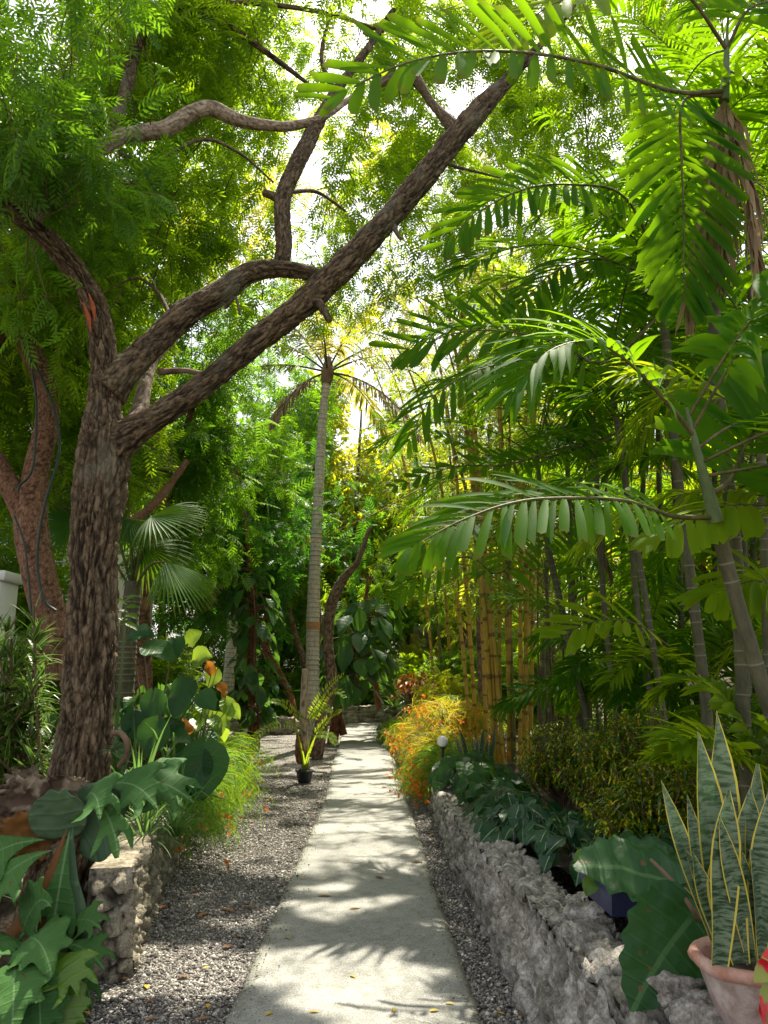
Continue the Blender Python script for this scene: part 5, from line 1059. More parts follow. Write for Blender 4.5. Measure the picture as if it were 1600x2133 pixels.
# ================================================================== plants of the beds
def threads(label, spots, n, L, mat, flowers=0, group=None, out=(0, 0, 0), fspread=.5, upw=.8):
    """weeping thread-stemmed shrub: hundreds of hair-thin stems arching over"""
    sp = np.array(spots, float); t = thing('trailing_shrub', label, 'shrub', sp[:, :3].mean(0), group)
    i = R.integers(0, len(sp), n); f = R.random(n); j = np.minimum(i + 1, len(sp) - 1)
    b = sp[i] * (1 - f)[:, None] + sp[j] * f[:, None] + R.normal(0, .10, (n, 3)) * A(1, 1, .25)
    az = R.random(n) * 6.28; d = np.stack([np.cos(az) * .8, np.sin(az) * .8, R.uniform(.2, 1.4, n) * upw], 1) + np.asarray(out)
    l = L * R.uniform(.45, 1.2, n); vv = R.random(n)
    mb = MB(); tips = leaves(mb, b, d, R.normal(size=(n, 3)), l, .0045 * (b[:, 1] / 9).clip(.7, 1.6), [1, .9, .8, .65, .5, .35, .15], R.uniform(.7, 1.8, n), .0, vv, 2)
    # side hairs
    k = n * 3; q = R.integers(0, n, k); s = R.uniform(.35, 1, k); mid = b[q] * (1 - s)[:, None] ** 1.5 + tips[q] * (1 - (1 - s) ** 1.5)[:, None] + nrm(d[q]) * (l[q] * .25 * s * (1 - s) * 2)[:, None]
    leaves(mb, mid, nrm(R.normal(size=(k, 3)) + A(0, 0, -.5)), R.normal(size=(k, 3)), L * R.uniform(.12, .32, k), .0034 * (b[q][:, 1] / 9).clip(.7, 1.6), [1, .7, .4, .1], R.uniform(.4, 1.2, k), 0, vv[q], 2)
    mb.build('stems', M[mat], t)
    if flowers:
        q = R.integers(0, n, flowers); s = R.uniform(.75, 1.0, flowers); p = b[q] * (1 - s)[:, None] + tips[q] * s[:, None] + R.normal(0, .04, (flowers, 3))
        g = 3; P = np.repeat(p, g, 0) + R.normal(0, .022, (flowers * g, 3))
        fm = MB(); leaves(fm, P, nrm(R.normal(size=(len(P), 3)) * .7 + A(0, 0, -.6)), R.normal(size=(len(P), 3)), R.uniform(.035, .06, len(P)), .014, [.5, 1, .9, .6], .1, .3); fm.build('flowers', M['flower'], t)
    return t
threads('bright green thread-leaved shrub trailing over the left wall down to the gravel', [(-1.68, 6.5, .55), (-1.78, 7.2, .56), (-1.9, 8, .55), (-2.05, 8.8, .55)], 1700, .60, 'thread', 40, None, (.2, -.1, 0))
threads('thread-leaved shrub with a few orange flowers, farther along the left wall', [(-2.1, 9.2, .6), (-2.25, 10.2, .62), (-2.45, 11.4, .62)], 1200, .85, 'thread', 90, None, (.3, -.1, .1))
threads('orange-flowered thread-leaved shrub beside the white globe, cascading over the right wall', [(.90, 9.7, .45), (.88, 10.4, .48), (.86, 11.1, .5)], 1900, .66, 'thread', 800, None, (-.35, -.15, 0))
threads('mass of golden thread-leaved shrub full of orange flowers along the right edge of the path', [(.86, 11.6, .55), (.84, 12.6, .6), (.78, 13.8, .62), (.74, 14.8, .6)], 2300, .62, 'thread_gold', 700, None, (-.25, -.1, .25))
threads('light green thread-leaved shrub at the far right end of the path', [(.62, 16.4, .45), (.52, 17.6, .45), (.42, 18.8, .45)], 1500, .6, 'thread', 60, None, (-.3, -.1, 0))
threads('taller orange-flowered shrub rising behind the golden one', [(1.0, 13.6, .8), (1.25, 14.6, .9)], 900, .8, 'thread_gold', 700, None, (0, 0, .6))

def straps(label, name, spots, per, L, W, mat, cat='plant', el=(20, 80), droop=.55, prof=STRAP, group=None, **kw):
    if len(spots) > 1: group = group or name.replace('_', ' ') + 's of one kind in the same bed'
    for (x, y, z) in spots:
        t = thing(name, label, cat, (x, y, z), group); mb = MB()
        n = per; az = np.arange(n) * 2.4 + R.random() * 6; e = np.radians(R.uniform(*el, n))
        d = np.stack([np.cos(az) * np.cos(e), np.sin(az) * np.cos(e), np.sin(e)], 1)
        leaves(mb, A(x, y, z) + d * .01, d, A(0, 0, 1) + R.normal(0, .1, (n, 3)), L * R.uniform(.6, 1.15, n), W, prof, R.uniform(.5, 1.4, n) * droop, .25, None, 3, **kw)
        mb.build('leaf_blades', M[mat], t)

# striped dracaena at left: stems with rosettes all the way up
t = thing('striped_shrub', 'tall shrub of narrow green leaves edged in yellow, left of the big dark trunk', 'shrub', (-2.9, 5.9, .4))
st, lf = MB(), MB()
for k in range(50):
    Y = R.uniform(5.3, 6.5); px = R.uniform(-60, 120); py = R.uniform(1275, 1600) if k else 1300
    tip = at(px, py, Y); 
    if k < 3: tip = at([70, 20, 105][k], [1262, 1330, 1350][k], [5.6, 5.7, 5.8][k])
    b = A(-2.9 + R.uniform(-.5, .5), 5.9 + R.uniform(-.3, .3), .4)
    P = tube(st, [b, (b + tip) / 2 + R.normal(0, .06, 3), tip], [.014, .011, .008], 6, 14)
    n = 44; s = R.random(n) ** .8 * .42; idx = np.clip(((1 - s) * 13).astype(int), 0, 13); az = R.random(n) * 6.28; e = np.radians(75 - s * 190 + R.normal(0, 10, n))
    d = np.stack([np.cos(az) * np.cos(e), np.sin(az) * np.cos(e), np.sin(e)], 1)
    leaves(lf, P[idx] + R.normal(0, .008, (n, 3)), d, A(0, 0, 1), R.uniform(.17, .28, n), .015, STRAP, R.uniform(.25, .7, n), .3, None, 5)
st.build('stems', M['stem_brown'], t); lf.build('leaf_blades', M['dracaena'], t)

straps('tuft of thin grassy leaves beside the foot of the dark trunk', 'grass_tuft', [(-1.62, 5.55, .45), (-1.5, 5.9, .45), (-1.75, 6.0, .45)], 60, .55, .007, 'strap', el=(30, 85), droop=.7)
straps('silvery spidery rosette tucked in the crook of the root', 'air_plant', [tuple(at(240, 1565, 4.66))], 46, .09, .004, 'antler_pale', el=(0, 85), droop=.5)
straps('sword-leaved clump in the left bed behind the grassy tuft', 'strap_plant', [(-2.0, 6.6, .45), (-2.3, 6.9, .45), (-1.85, 7.1, .45), (-2.5, 7.6, .45)], 34, .8, .016, 'strap', el=(35, 85), droop=.5)
straps('low dark strappy plant under the striped shrub', 'strap_plant', [(-2.3, 5.0, .42), (-2.6, 5.2, .42), (-2.1, 5.3, .42), (-2.9, 5.1, .42), (-3.2, 5.4, .42), (-2.45, 4.75, .2)], 40, .42, .013, 'dracaena', el=(10, 75), droop=.8)

def broad(label, name, base, leavesp, mat, stem='stem', group=None, L=.22, wfac=.42, cat='plant', prof=HEART, droop=.3, wave=.12, lobe=.12, stem_r=.006, cols=5):
    """plant with stalked broad leaves: leavesp rows = (hub point, direction, up, length)"""
    t = thing(name, label, cat, base, group); s, l = MB(), MB(); base = np.asarray(base, float)
    hubs = np.array([q[0] for q in leavesp]); 
    for h in hubs: tube(s, [base + R.normal(0, .02, 3) * A(1, 1, 0), base * .45 + h * .55 + A(0, 0, .12) * np.linalg.norm(h - base), h], [stem_r * 1.3, stem_r, stem_r * .6], 6, 12)
    s.build('stalks', M[stem], t); few = len(leavesp) < 16
    for q in (leavesp if few else [leavesp]):
        q = [q] if few else q; l = MB()
        leaves(l, [r_[0] for r_ in q], np.array([r_[1] for r_ in q]), np.array([r_[2] for r_ in q]), np.array([r_[3] for r_ in q]), np.array([r_[3] for r_ in q]) * wfac, prof, droop, .32, None, cols, wave=wave, lobe=lobe)
        l.build('leaf_blade' if few else 'leaf_blades', M[mat], t)
    return t
def rnd_leaves(c, r, n, L, face=(0, -.6, .8), down=.5, out=.8):
    rows = []; c = A(*c)
    for k in range(n):
        d = nrm(R.normal(size=3)); d[2] = abs(d[2]) * .9 - .1; h = c + d * A(*r) * R.uniform(.55, 1)
        dr = nrm(A(d[0] * out, d[1] * out, -down) + R.normal(0, .25, 3)); rows.append((h, dr, nrm(A(*face) + d * .5 + R.normal(0, .25, 3)), L * R.uniform(.7, 1.2)))
    return rows
def P3(px, py, Y): return at(px, py, Y)
# left bed, behind the trailing shrub
b = (-2.2, 7.6, .45)
broad('broad-leaved climber with red-brown stems behind the trailing shrub at left', 'leafy_plant', b, [(P3(400, 1418, 7.3), A(-.5, -.4, -.7), A(0, -.9, .3), .30), (P3(385, 1440, 7.2), A(-.3, -.3, -.8), A(.1, -.9, .3), .26), (P3(415, 1445, 7.2), A(.7, -.3, -.4), A(0, -.8, .5), .24), (P3(330, 1500, 7.0), A(-.2, -.4, -.9), A(.2, -.9, .2), .34), (P3(320, 1440, 7.2), A(.2, -.3, -.9), A(0, -.9, .2), .30), (P3(300, 1350, 7.6), A(.9, -.2, -.1), A(0, -.6, .8), .36), (P3(270, 1330, 7.6), A(.7, -.3, .3), A(0, -.7, .7), .3), (P3(430, 1545, 6.9), A(0, -.3, -1), A(.2, -.9, .2), .5), (P3(400, 1560, 6.9), A(.2, -.3, -1), A(.1, -.9, .2), .42), (P3(365, 1330, 7.8), A(.3, -.4, -.6), A(0, -.8, .5), .22)] + rnd_leaves((-2.25, 7.4, .95), (.5, .4, .5), 26, .24), 'broad', 'stem_brown', stem_r=.008)
broad('bright lime broad leaves on long stalks above the left bed', 'leafy_plant', (-1.95, 8.1, .5), [(P3(452, 1395, 8), A(-.3, -.2, -.6), A(.4, -.8, .4), .20), (P3(470, 1455, 8), A(.3, -.2, -.8), A(.4, -.8, .3), .22), (P3(405, 1375, 8), A(.4, -.3, .2), A(0, -.9, .4), .28), (P3(392, 1340, 8), A(.5, -.3, .6), A(0, -.9, .4), .22), (P3(480, 1470, 8), A(.6, -.3, -.5), A(-.5, -.7, .5), .18)] + rnd_leaves((-1.95, 8.1, 1.05), (.35, .3, .45), 12, .2), 'broad_lime', 'stem')
broad('two russet dying leaves above the trailing shrub at left', 'leafy_plant', (-1.9, 7.9, .5), [(P3(440, 1405, 7.8), A(-.2, -.3, .9), A(.5, -.7, .5), .16), (P3(458, 1425, 7.8), A(.4, -.3, -.7), A(.6, -.6, .3), .15), (P3(385, 1500, 7.7), A(.1, -.2, -1), A(.8, -.5, .1), .2)], 'russet', 'stem_brown', wave=.3)
broad('dark mass of climber leaves low in the left bed', 'leafy_plant', (-2.5, 8.6, .45), rnd_leaves((-2.55, 8.6, 1.0), (.8, .5, .7), 60, .22), 'philo', 'stem_brown')
broad('clump of green leaves filling the bed left of the big trunk, low down', 'leafy_plant', (-3.4, 6.6, .4), rnd_leaves((-3.4, 6.7, .9), (1.2, .4, .55), 70, .2), 'philo')
broad('bright yellow-green young shoot right beside the dark trunk at mid height', 'leafy_plant', (-2.25, 6.7, .45), [(P3(262, 1250 + 8 * k, 6.6), A(.6 * (-1) ** k + .2, -.3, .4 - .1 * k), A(0, -.6, .8), .15) for k in range(7)], 'broad_lime', wfac=.2)
# climbers on trunks
def climber(label, axis, n, L, r=.28, mat='philo'):
    P = catmull([at(*q) for q in axis], 60); t = thing('climber', label, 'climbing plant', P[0]); i = R.integers(0, 60, n); az = R.random(n) * 6.28
    o = np.stack([np.cos(az), np.sin(az), np.zeros(n)], 1); hub = P[i] + o * (r * R.uniform(.4, 1.1, n))[:, None]
    s, l = MB(), MB(); tubes4(s, P[i], hub, .012, .006, A(0, 0, .08)); tube(s, P[::6] + A(.05, -.12, 0), .02, 6, 40)
    d = nrm(o * .6 + A(0, 0, -.9) + R.normal(0, .2, (n, 3))); leaves(l, hub, d, nrm(o + A(0, 0, .5) + R.normal(0, .15, (n, 3))), L * R.uniform(.6, 1.2, n), L * .33, HEART, .25, .2, None, 5, lobe=.12, wave=.1)
    s.build('stems', M['stem_brown'], t); l.build('leaf_blades', M[mat], t)
climber('dark heart-leaved climber wrapping the straight rusty trunk left of the gravel', [(528, 1450, 17.5), (526, 1380, 17.5), (528, 1280, 17.5), (520, 1190, 17.5)], 90, .40, .5)
climber('big-leaved climber hanging in a heap on the twin trunk beside the path', [(740, 1440, 19), (745, 1380, 19), (750, 1310, 19.3), (775, 1250, 19.6)], 95, .58, .75)
climber('smaller leaf heap on the back stem of the twin trunk', [(700, 1400, 19.3), (690, 1350, 19.3)], 26, .55, .4)
climber('thin leafy vine at the foot of the rusty trunk', [(540, 1500, 17.3), (530, 1470, 17.3)], 30, .3, .4)

# ---- stag's-horn ferns on the foot of the big trunk
SF = thing('staghorn_fern', "stag's-horn fern on the foot of the dark trunk, with rounded shields and long hanging antlers", 'fern', tuple(at(150, 1720, 4.55)))
AN = [(0, 0), (.035, .12), (.09, .30), (.17, .46), (.30, .56), (.44, .54), (.40, .64), (.27, .70), (.20, .72), (.24, .86), (.36, .98), (.22, .95), (.12, .86), (.06, .80), (.02, 1.02), (-.06, .84), (-.14, .82), (-.24, .98), (-.26, .82), (-.20, .68), (-.30, .64), (-.42, .66), (-.36, .54), (-.20, .44), (-.09, .28), (-.03, .12)]
AN2 = [(0, 0), (.03, .15), (.07, .38), (.14, .55), (.22, .72), (.30, .92), (.19, .82), (.12, .72), (.08, .70), (.07, .90), (.02, 1.04), (-.03, .88), (-.02, .70), (-.10, .74), (-.15, .95), (-.20, .78), (-.15, .58), (-.08, .40), (-.03, .16)]
SH = [(.06, -.10), (.30, -.12), (.52, .06), (.62, .34), (.56, .62), (.44, .78), (.30, .84), (.18, .98), (.04, .92), (-.12, 1.0), (-.28, .88), (-.46, .78), (-.58, .56), (-.60, .28), (-.48, .02), (-.24, -.12)]
LB = [(0, -.02), (.12, -.06), (.30, .04), (.40, .20), (.36, .30), (.46, .44), (.38, .50), (.30, .54), (.34, .70), (.24, .70), (.16, .72), (.10, .90), (.0, 1.02), (-.08, .88), (-.16, .70), (-.26, .70), (-.34, .68), (-.30, .54), (-.40, .48), (-.45, .40), (-.36, .28), (-.40, .16), (-.28, .02), (-.12, -.06)]
def antler(parent, out, base, d, up, L, mat='antler', droop=.5, v=.5, ripple=.03, seed=0, name='antler_frond', curl=0., dpow=1.2):
    mb = MB(); cutleaf(mb, out, base, d, up, L, droop, curl, ripple, v, .05, seed, dpow); o = mb.build(name, M[mat], parent)
    md = o.modifiers.new('Solidify', 'SOLIDIFY'); md.thickness = .0008; return o
E = 4.5
antler(SF, SH, at(125, 1735, 4.50), (-.05, -.25, 1), (.1, -1, .1), .25, 'antler_pale', .15, .5, .05, 1, 'shield_frond', .25)
antler(SF, SH, at(165, 1735, 4.56), (.75, -.25, .55), (-.1, -1, .2), .34, 'antler_pale', .35, .3, .05, 2, 'shield_frond', .2)
RAG = [(.04, -.08), (.2, -.1), (.38, .04), (.44, .2), (.52, .34), (.44, .42), (.5, .6), (.40, .66), (.42, .86), (.3, .8), (.26, 1.0), (.16, .86), (.08, 1.06), (.0, .88), (-.1, 1.02), (-.16, .82), (-.3, .9), (-.3, .7), (-.46, .68), (-.4, .48), (-.54, .36), (-.42, .24), (-.44, .04), (-.22, -.08)]
for k, (px, py, Y, dx, dz, L) in enumerate([(118, 1735, 4.60, -.1, 1, .36), (95, 1725, 4.57, -.5, .85, .34), (75, 1735, 4.60, -.85, .45, .34), (135, 1715, 4.62, .2, 1, .30), (105, 1745, 4.55, -.7, .15, .28), (80, 1700, 4.64, -.35, .9, .32), (150, 1700, 4.64, .3, .9, .24), (60, 1745, 4.6, -.9, .05, .26)]):
    antler(SF, RAG, at(px, py, Y), (dx, -.22, dz), (-.25 + .1 * k % .4, -1, .25), L, 'papery' if k != 4 else 'antler_brown', .35, R.uniform(.1, 1), .17, 60 + k, 'shield_frond', .35)
antler(SF, AN2, at(152, 1722, 4.44), (.12, -.35, -1), (.1, -1, 0), .66, 'antler_pale', .3, .4, .03, 6)
antler(SF, AN2, at(140, 1725, 4.42), (-.16, -.35, -1), (-.2, -1, 0), .72, 'antler_brown', .3, .4, .03, 7)
antler(SF, AN2, at(146, 1730, 4.40), (.02, -.4, -1), (0, -1, 0), .58, 'antler', .3, .4, .03, 8)
antler(SF, AN, at(175, 1668, 4.5), (.35, -.5, .45), (-.1, -.7, .7), .40, 'antler', 1.0, .6, .05, 9)
antler(SF, AN, at(205, 1640, 4.52), (.75, -.3, .35), (0, -.7, .7), .46, 'antler', .85, .45, .05, 10)
antler(SF, AN, at(225, 1625, 4.6), (.95, -.05, .2), (0, -.6, .8), .54, 'antler', .6, .35, .05, 11)
antler(SF, AN, at(215, 1630, 4.66), (.9, .2, .3), (0, -.5, .8), .54, 'antler', .7, .55, .05, 12)
antler(SF, AN2, at(190, 1680, 4.45), (.5, -.5, .2), (0, -.8, .6), .45, 'antler', 1.3, .7, .04, 13)
antler(SF, AN, at(112, 1770, 4.40), (-.6, -.45, -.1), (-.2, -.8, .6), .46, 'antler', .7, .8, .05, 14)
antler(SF, AN, at(95, 1750, 4.42), (-.8, -.3, .1), (-.2, -.8, .6), .44, 'antler', .8, .6, .05, 15)
S2 = thing('staghorn_fern', 'low heap of wide glossy lobed fronds in the bottom left corner', 'fern', tuple(at(60, 1960, 4.2)))
for i, (px, py, Y, d, L, v, out) in enumerate([(60, 1955, 4.15, (.55, -.6, .25), .48, .7, LB), (20, 1950, 4.2, (-.2, -.8, .2), .42, .5, LB), (90, 1985, 4.1, (.75, -.5, .1), .46, .85, AN), (30, 2010, 4.0, (.35, -.7, -.1), .50, .65, LB), (80, 2040, 3.95, (.35, -.5, -.6), .38, .2, LB), (10, 2050, 3.95, (-.2, -.6, -.5), .40, .3, AN), (120, 1965, 4.2, (.85, -.2, .15), .40, .5, AN), (50, 1930, 4.25, (.25, -.2, .6), .42, .4, LB), (130, 2050, 4.0, (.35, -.4, -.75), .34, .9, LB), (-20, 1960, 4.1, (-.4, -.5, .3), .44, .6, LB), (150, 1990, 4.2, (.55, -.2, -.5), .36, .3, AN2), (130, 1930, 4.3, (.7, -.2, .5), .34, .75, AN)]):
    antler(S2, out, at(px, py, Y), d, (0, -.6, .8), L * .76, 'antler' if v < .84 else 'broad_lime', .75, v, .06, 20 + i, 'lobed_frond')
antler(S2, AN2, at(160, 2000, 4.15), (.05, -.3, -1), (0, -1, 0), .34, 'antler_brown', .2, .6, .05, 40, 'lobed_frond')
mb = MB(); tube(mb, [at(60, 2130, 4.35), at(70, 2000, 4.4), at(110, 1850, 4.5), at(150, 1740, 4.6)], [.16, .13, .11, .08], 30, 120, .022, (16, 6), lump=.2)
tag(mb.build('tree_stump', M['bark'], None, at(60, 2130, 4.35) * A(1, 1, 0)), 'leaning dark stump under the ferns at left', 'stump')

# ---- fern post in the middle: timber, black pot, bright fern
p0 = gr(634, 1632); 
mb = MB(); tube(mb, [p0 + A(.02, .12, .05), at(632, 1520, p0[1] + .14), at(636, 1395, p0[1] + .16)], [.072, .068, .058], 10, 60, .006, (22, 2), lump=.1)
tag(mb.build('timber_post', M['old_wood'], None, p0), 'weathered pale timber post standing by the black pot in front of the coconut trunk', 'post')
t = thing('plant_pot', 'small black plastic pot at the foot of the timber post', 'pot', tuple(p0)); mb = MB(); lathe(mb, [(.001, .02), (.095, .02), (.10, .03), (.125, .17), (.14, .175), (.14, .195), (.125, .195), (.115, .15), (.001, .15)], p0, 32); mb.build('pot_body', M['black_plastic'], t)
t = thing('young_plant', 'thin young plant with a few yellow-green blades growing in the black pot', 'plant', tuple(p0 + A(0, 0, .15))); mb = MB(); n = 9; az = R.random(n) * 6.28
leaves(mb, np.repeat((p0 + A(0, -.02, .15))[None], n, 0), np.stack([np.cos(az) * .25, np.sin(az) * .25, np.ones(n)], 1), A(0, -1, .2), R.uniform(.3, .75, n), .018, LANCE, .35, .2); mb.build('leaf_blades', M['fern'], t)
t = thing('husk_mount', 'brown fibrous husk tied low on the timber post', 'husk', tuple(at(628, 1530, p0[1]))); mb = MB(); tube(mb, [at(622, 1530, p0[1]), at(624, 1560, p0[1] - .02), at(626, 1590, p0[1])], [.05, .07, .045], 14, 24, .02, (20, 5), lump=.5); mb.build('husk_body', M['bark_rust'], t)
t = thing('fern', 'bright yellow-green fern with long toothed fronds growing on the timber post', 'fern', tuple(at(655, 1500, p0[1] + .1)))
Yf = p0[1] + .1
for c in ([(640, 1500), (665, 1455), (695, 1420), (715, 1405)], [(650, 1510), (680, 1450), (705, 1440), (718, 1452)], [(650, 1535), (672, 1510), (690, 1490), (712, 1480)], [(648, 1530), (675, 1530), (690, 1535), (700, 1550)], [(640, 1500), (615, 1485), (590, 1465), (560, 1460)], [(640, 1530), (610, 1510), (580, 1510), (545, 1525), (515, 1555)], [(640, 1505), (660, 1480), (680, 1475), (690, 1482)]):
    f = MB(); cc = [at(x, y, Yf - .12 * i) for i, (x, y) in enumerate(c)]; frond(f, cc, 20, .095, .016, 80, 50, (0, -.75, .65), .15, LANCE, .12, .1, .006, R.uniform(.4, 1), base_len=.6); f.build('frond', M['fern'], t)
g = thing('orchid_bulb', 'grey mottled root clump tied to the coconut trunk above the fern', 'root clump', tuple(at(655, 1490, 17.4))); mb = MB()
for k in range(24): a = at(655 + R.normal(0, 6), 1490 + R.normal(0, 16), 17.55); tube(mb, [a, a + R.normal(0, .1, 3), a + R.normal(0, .12, 3) + A(0, 0, -.15)], [.018, .014, .006], 5, 8)
mb.build('roots', M['coco_trunk'], g)

# ---- along the right wall
def onwall(px, py): return None
broad('dark glossy leaf clump at the near end of the flowering shrub, spilling over the wall', 'leafy_plant', (1.0, 9.0, .4), rnd_leaves((.98, 9.0, .52), (.42, .7, .30), 75, .22), 'philo', 'stem_brown')
broad('wrinkled green leaf clump hanging over the wall, next one nearer the camera', 'leafy_plant', (1.05, 7.4, .42), rnd_leaves((1.0, 7.3, .52), (.34, .7, .26), 80, .17), 'broad', 'stem', wave=.25)
broad('white-veined leafy plant spilling over the wall above the blue planter', 'leafy_plant', (1.05, 5.9, .48), rnd_leaves((1.0, 5.9, .56), (.32, .6, .22), 80, .15), 'zebra', 'stem', wfac=.36, wave=.1)
broad('small leafy plant with pale veins above the bare stretch of wall top', 'leafy_plant', (1.12, 4.9, .55), rnd_leaves((1.1, 4.9, .62), (.26, .45, .18), 60, .13), 'zebra', 'stem', wfac=.38, wave=.2)
broad('low rosette of green leaves behind the dark log-like stone', 'leafy_plant', (1.4, 4.1, .55), rnd_leaves((1.4, 4.1, .66), (.28, .35, .2), 50, .15), 'broad', 'stem', wave=.2)
t = thing('cycad', 'dark feathery plant with comb-like fronds lying over the wall top', 'plant', (1.15, 6.5, .5))
for i in range(12):
    f = MB(); az = math.radians(R.uniform(120, 290)); frond(f, arch(A(1.2, 6.5, .5), az, math.radians(R.uniform(20, 65)), R.uniform(.5, .75), 1.3), 26, .10, .008, 62, 40, A(0, -.3, 1), .3, POINT, .12, .1, .006, R.random() * .4); f.build('frond', M['philo'], t)
def croton(label, c, r, n):
    t = thing('speckled_shrub', label, 'shrub', (c[0], c[1], c[2] - r[2])); st, lf = MB(), MB(); c = A(*c); b0 = c - A(0, 0, r[2])
    for k in range(n):
        d = nrm(R.normal(size=3)); d[2] = abs(d[2]) * 1.1 - .35; tip = c + d * A(*r) * R.uniform(.5, 1)
        P = tube(st, [b0 + R.normal(0, .03, 3) * A(1, 1, 0), (b0 + tip) / 2 + R.normal(0, .05, 3), tip], [.008, .006, .003], 5, 12)
        m = 26; i = R.integers(6, 12, m); az = R.random(m) * 6.28; e = R.uniform(-.9, .9, m); dd = np.stack([np.cos(az) * np.cos(e), np.sin(az) * np.cos(e), np.sin(e)], 1)
        leaves(lf, P[i], dd, A(0, 0, 1), R.uniform(.06, .13, m), .0085, LANCE, .6, .2, None, 3)
    st.build('stems', M['stem_brown'], t); lf.build('leaf_blades', M['croton'], t)
croton('large dense shrub of fine yellow-speckled leaves behind the right wall', (1.78, 5.7, 1.02), (.66, .6, .56), 190)
croton('yellow-speckled narrow-leaved shrub at the foot of the bamboo', (1.65, 7.4, .9), (.5, .5, .5), 110)
croton('nearest yellow-speckled shrub, drooping behind the wavy leaf', (1.5, 4.5, .9), (.42, .4, .36), 110)
broad('low green leaves filling the bed below the slim palm trunks', 'leafy_plant', (2.6, 6.3, .45), rnd_leaves((2.6, 6.3, .75), (.9, .6, .4), 70, .22), 'broad')
broad('dark broad leaves in the gap left of the snake plant', 'leafy_plant', (1.8, 4.4, .5), rnd_leaves((1.8, 4.4, .72), (.4, .35, .25), 40, .18), 'philo')
straps('grassy bright tuft behind the snake plant', 'strap_plant', [(2.0, 4.5, .5), (2.3, 4.9, .5), (2.6, 5.3, .5), (2.2, 5.4, .5)], 40, .6, .02, 'strap', el=(25, 80))

def snake(label, base, n, L, W, spread=.07, explicit=(), group=None):
    t = thing('snake_plant', label, 'plant', base, group); base = A(*base)
    for k in range(n):
        a = R.random() * 6.28; b = base + A(math.cos(a), math.sin(a), 0) * spread * R.random() ** .5; mb = MB()
        leaves(mb, [b], [A(math.cos(a) * .24 + R.normal(0, .07), math.sin(a) * .24, 1)], [A(math.cos(a + .6) * .4, -1, .1)], L * R.uniform(.55, 1.1), W * R.uniform(.8, 1.1), SWORD, R.uniform(0, .12), .32, None, 9, twist=R.uniform(-1.1, 1.1), wave=.12, wfreq=6); mb.build('sword_leaf', M['snake'], t)
    for (px, py, Y, tx, ty, w, face) in explicit:
        b, e = at(px, py, Y), at(tx, ty, Y - .02); mb = MB(); L_ = np.linalg.norm(e - b)
        leaves(mb, [b], [nrm(e - b)], [A(*face)], L_, w, SWORD, R.uniform(-.04, .07), .30, None, 11, twist=R.uniform(-.8, .8), wave=.14, wfreq=6); mb.build('sword_leaf', M['snake'], t)
    return t
pot = at(1568, 2045, 2.5)
snake('big snake plant with yellow-edged sword leaves standing in the clay pot at lower right', tuple(at(1568, 1990, 2.52)), 9, .46, .028, .11, [
    (1510, 1990, 2.50, 1454, 1515, .050, (.2, -1, .1)), (1524, 1985, 2.55, 1492, 1480, .050, (-.3, -1, .1)), (1494, 2010, 2.41, 1514, 1645, .054, (.3, -1, .1)), (1542, 2005, 2.45, 1490, 1765, .050, (-.2, -1, .1)), (1557, 1990, 2.53, 1574, 1590, .056, (.5, -1, .1)),
    (1562, 2000, 2.50, 1562, 1640, .054, (-.4, -1, .1)), (1577, 2000, 2.45, 1604, 1640, .045, (-.5, -1, .1)), (1592, 2010, 2.45, 1566, 1770, .043, (.3, -1, .1)), (1607, 1990, 2.55, 1624, 1700, .044, (.2, -1, .1))])
t = thing('clay_pot', 'weathered pinkish clay pot with a flared lumpy rim on the wall at lower right', 'pot', tuple(pot * A(1, 1, 0) + A(0, 0, .56))); zb = .50; pc = A(pot[0] + .02, 2.52, 0)
mb = MB(); lathe(mb, [(.001, zb), (0.079, zb), (0.092, zb + .02), (0.123, zb + .12), (0.154, zb + .22), (0.163, zb + .25)], pc, 72, wob=.22, seed=3); mb.build('pot_body', M['clay'], t)
mb = MB(); lathe(mb, [(0.161, zb + .245), (0.180, zb + .25), (0.187, zb + .265), (0.180, zb + .283), (0.163, zb + .285), (0.148, zb + .27), (0.141, zb + .22)], pc, 72, wob=.26, seed=3); mb.build('rim', M['clay_rim'], t)
mb = MB(); lathe(mb, [(.001, zb + .235), (0.088, zb + .232), (0.145, zb + .225)], pc, 40, wob=.05); mb.build('potting_soil', M['soil'], t)
snake('smaller snake plant standing in front of the bamboo', (1.13, 9.9, .42), 16, .62, .034, .16)

def planter(label, c, lx, ly, h, rot):
    t = thing('planter', label, 'planter', c); mb = MB(); ca, sa = math.cos(rot), math.sin(rot)
    def loop(x, y, z): return [(a * ca - b * sa + c[0], a * sa + b * ca + c[1], z + c[2]) for a, b in ((-x, -y), (x, -y), (x, y), (-x, y))]
    ring = [loop(lx * .82, ly * .74, 0), loop(lx * .97, ly * .95, h * .82), loop(lx * 1.06, ly * 1.1, h * .83), loop(lx * 1.06, ly * 1.1, h), loop(lx * .96, ly * .92, h), loop(lx * .93, ly * .88, h * .7)]
    co = np.array(ring).reshape(-1, 3); q = [(k * 4 + j, k * 4 + (j + 1) % 4, k * 4 + 4 + (j + 1) % 4, k * 4 + 4 + j) for k in range(5) for j in range(4)] + [(3, 2, 1, 0)]
    mb.add(co, q); o = mb.build('tub', M['blue_plastic'], t, smooth=False)
    mb = MB(); s = np.array(loop(lx * .935, ly * .89, h * .74)); mb.add(s, [(0, 1, 2, 3)]); mb.build('potting_soil', M['soil'], t); return t
bp = at(1300, 1895, 3.35)
planter('long blue plastic planter sitting on top of the stone wall', (.945, 3.42, .68), .085, .24, .14, .05)
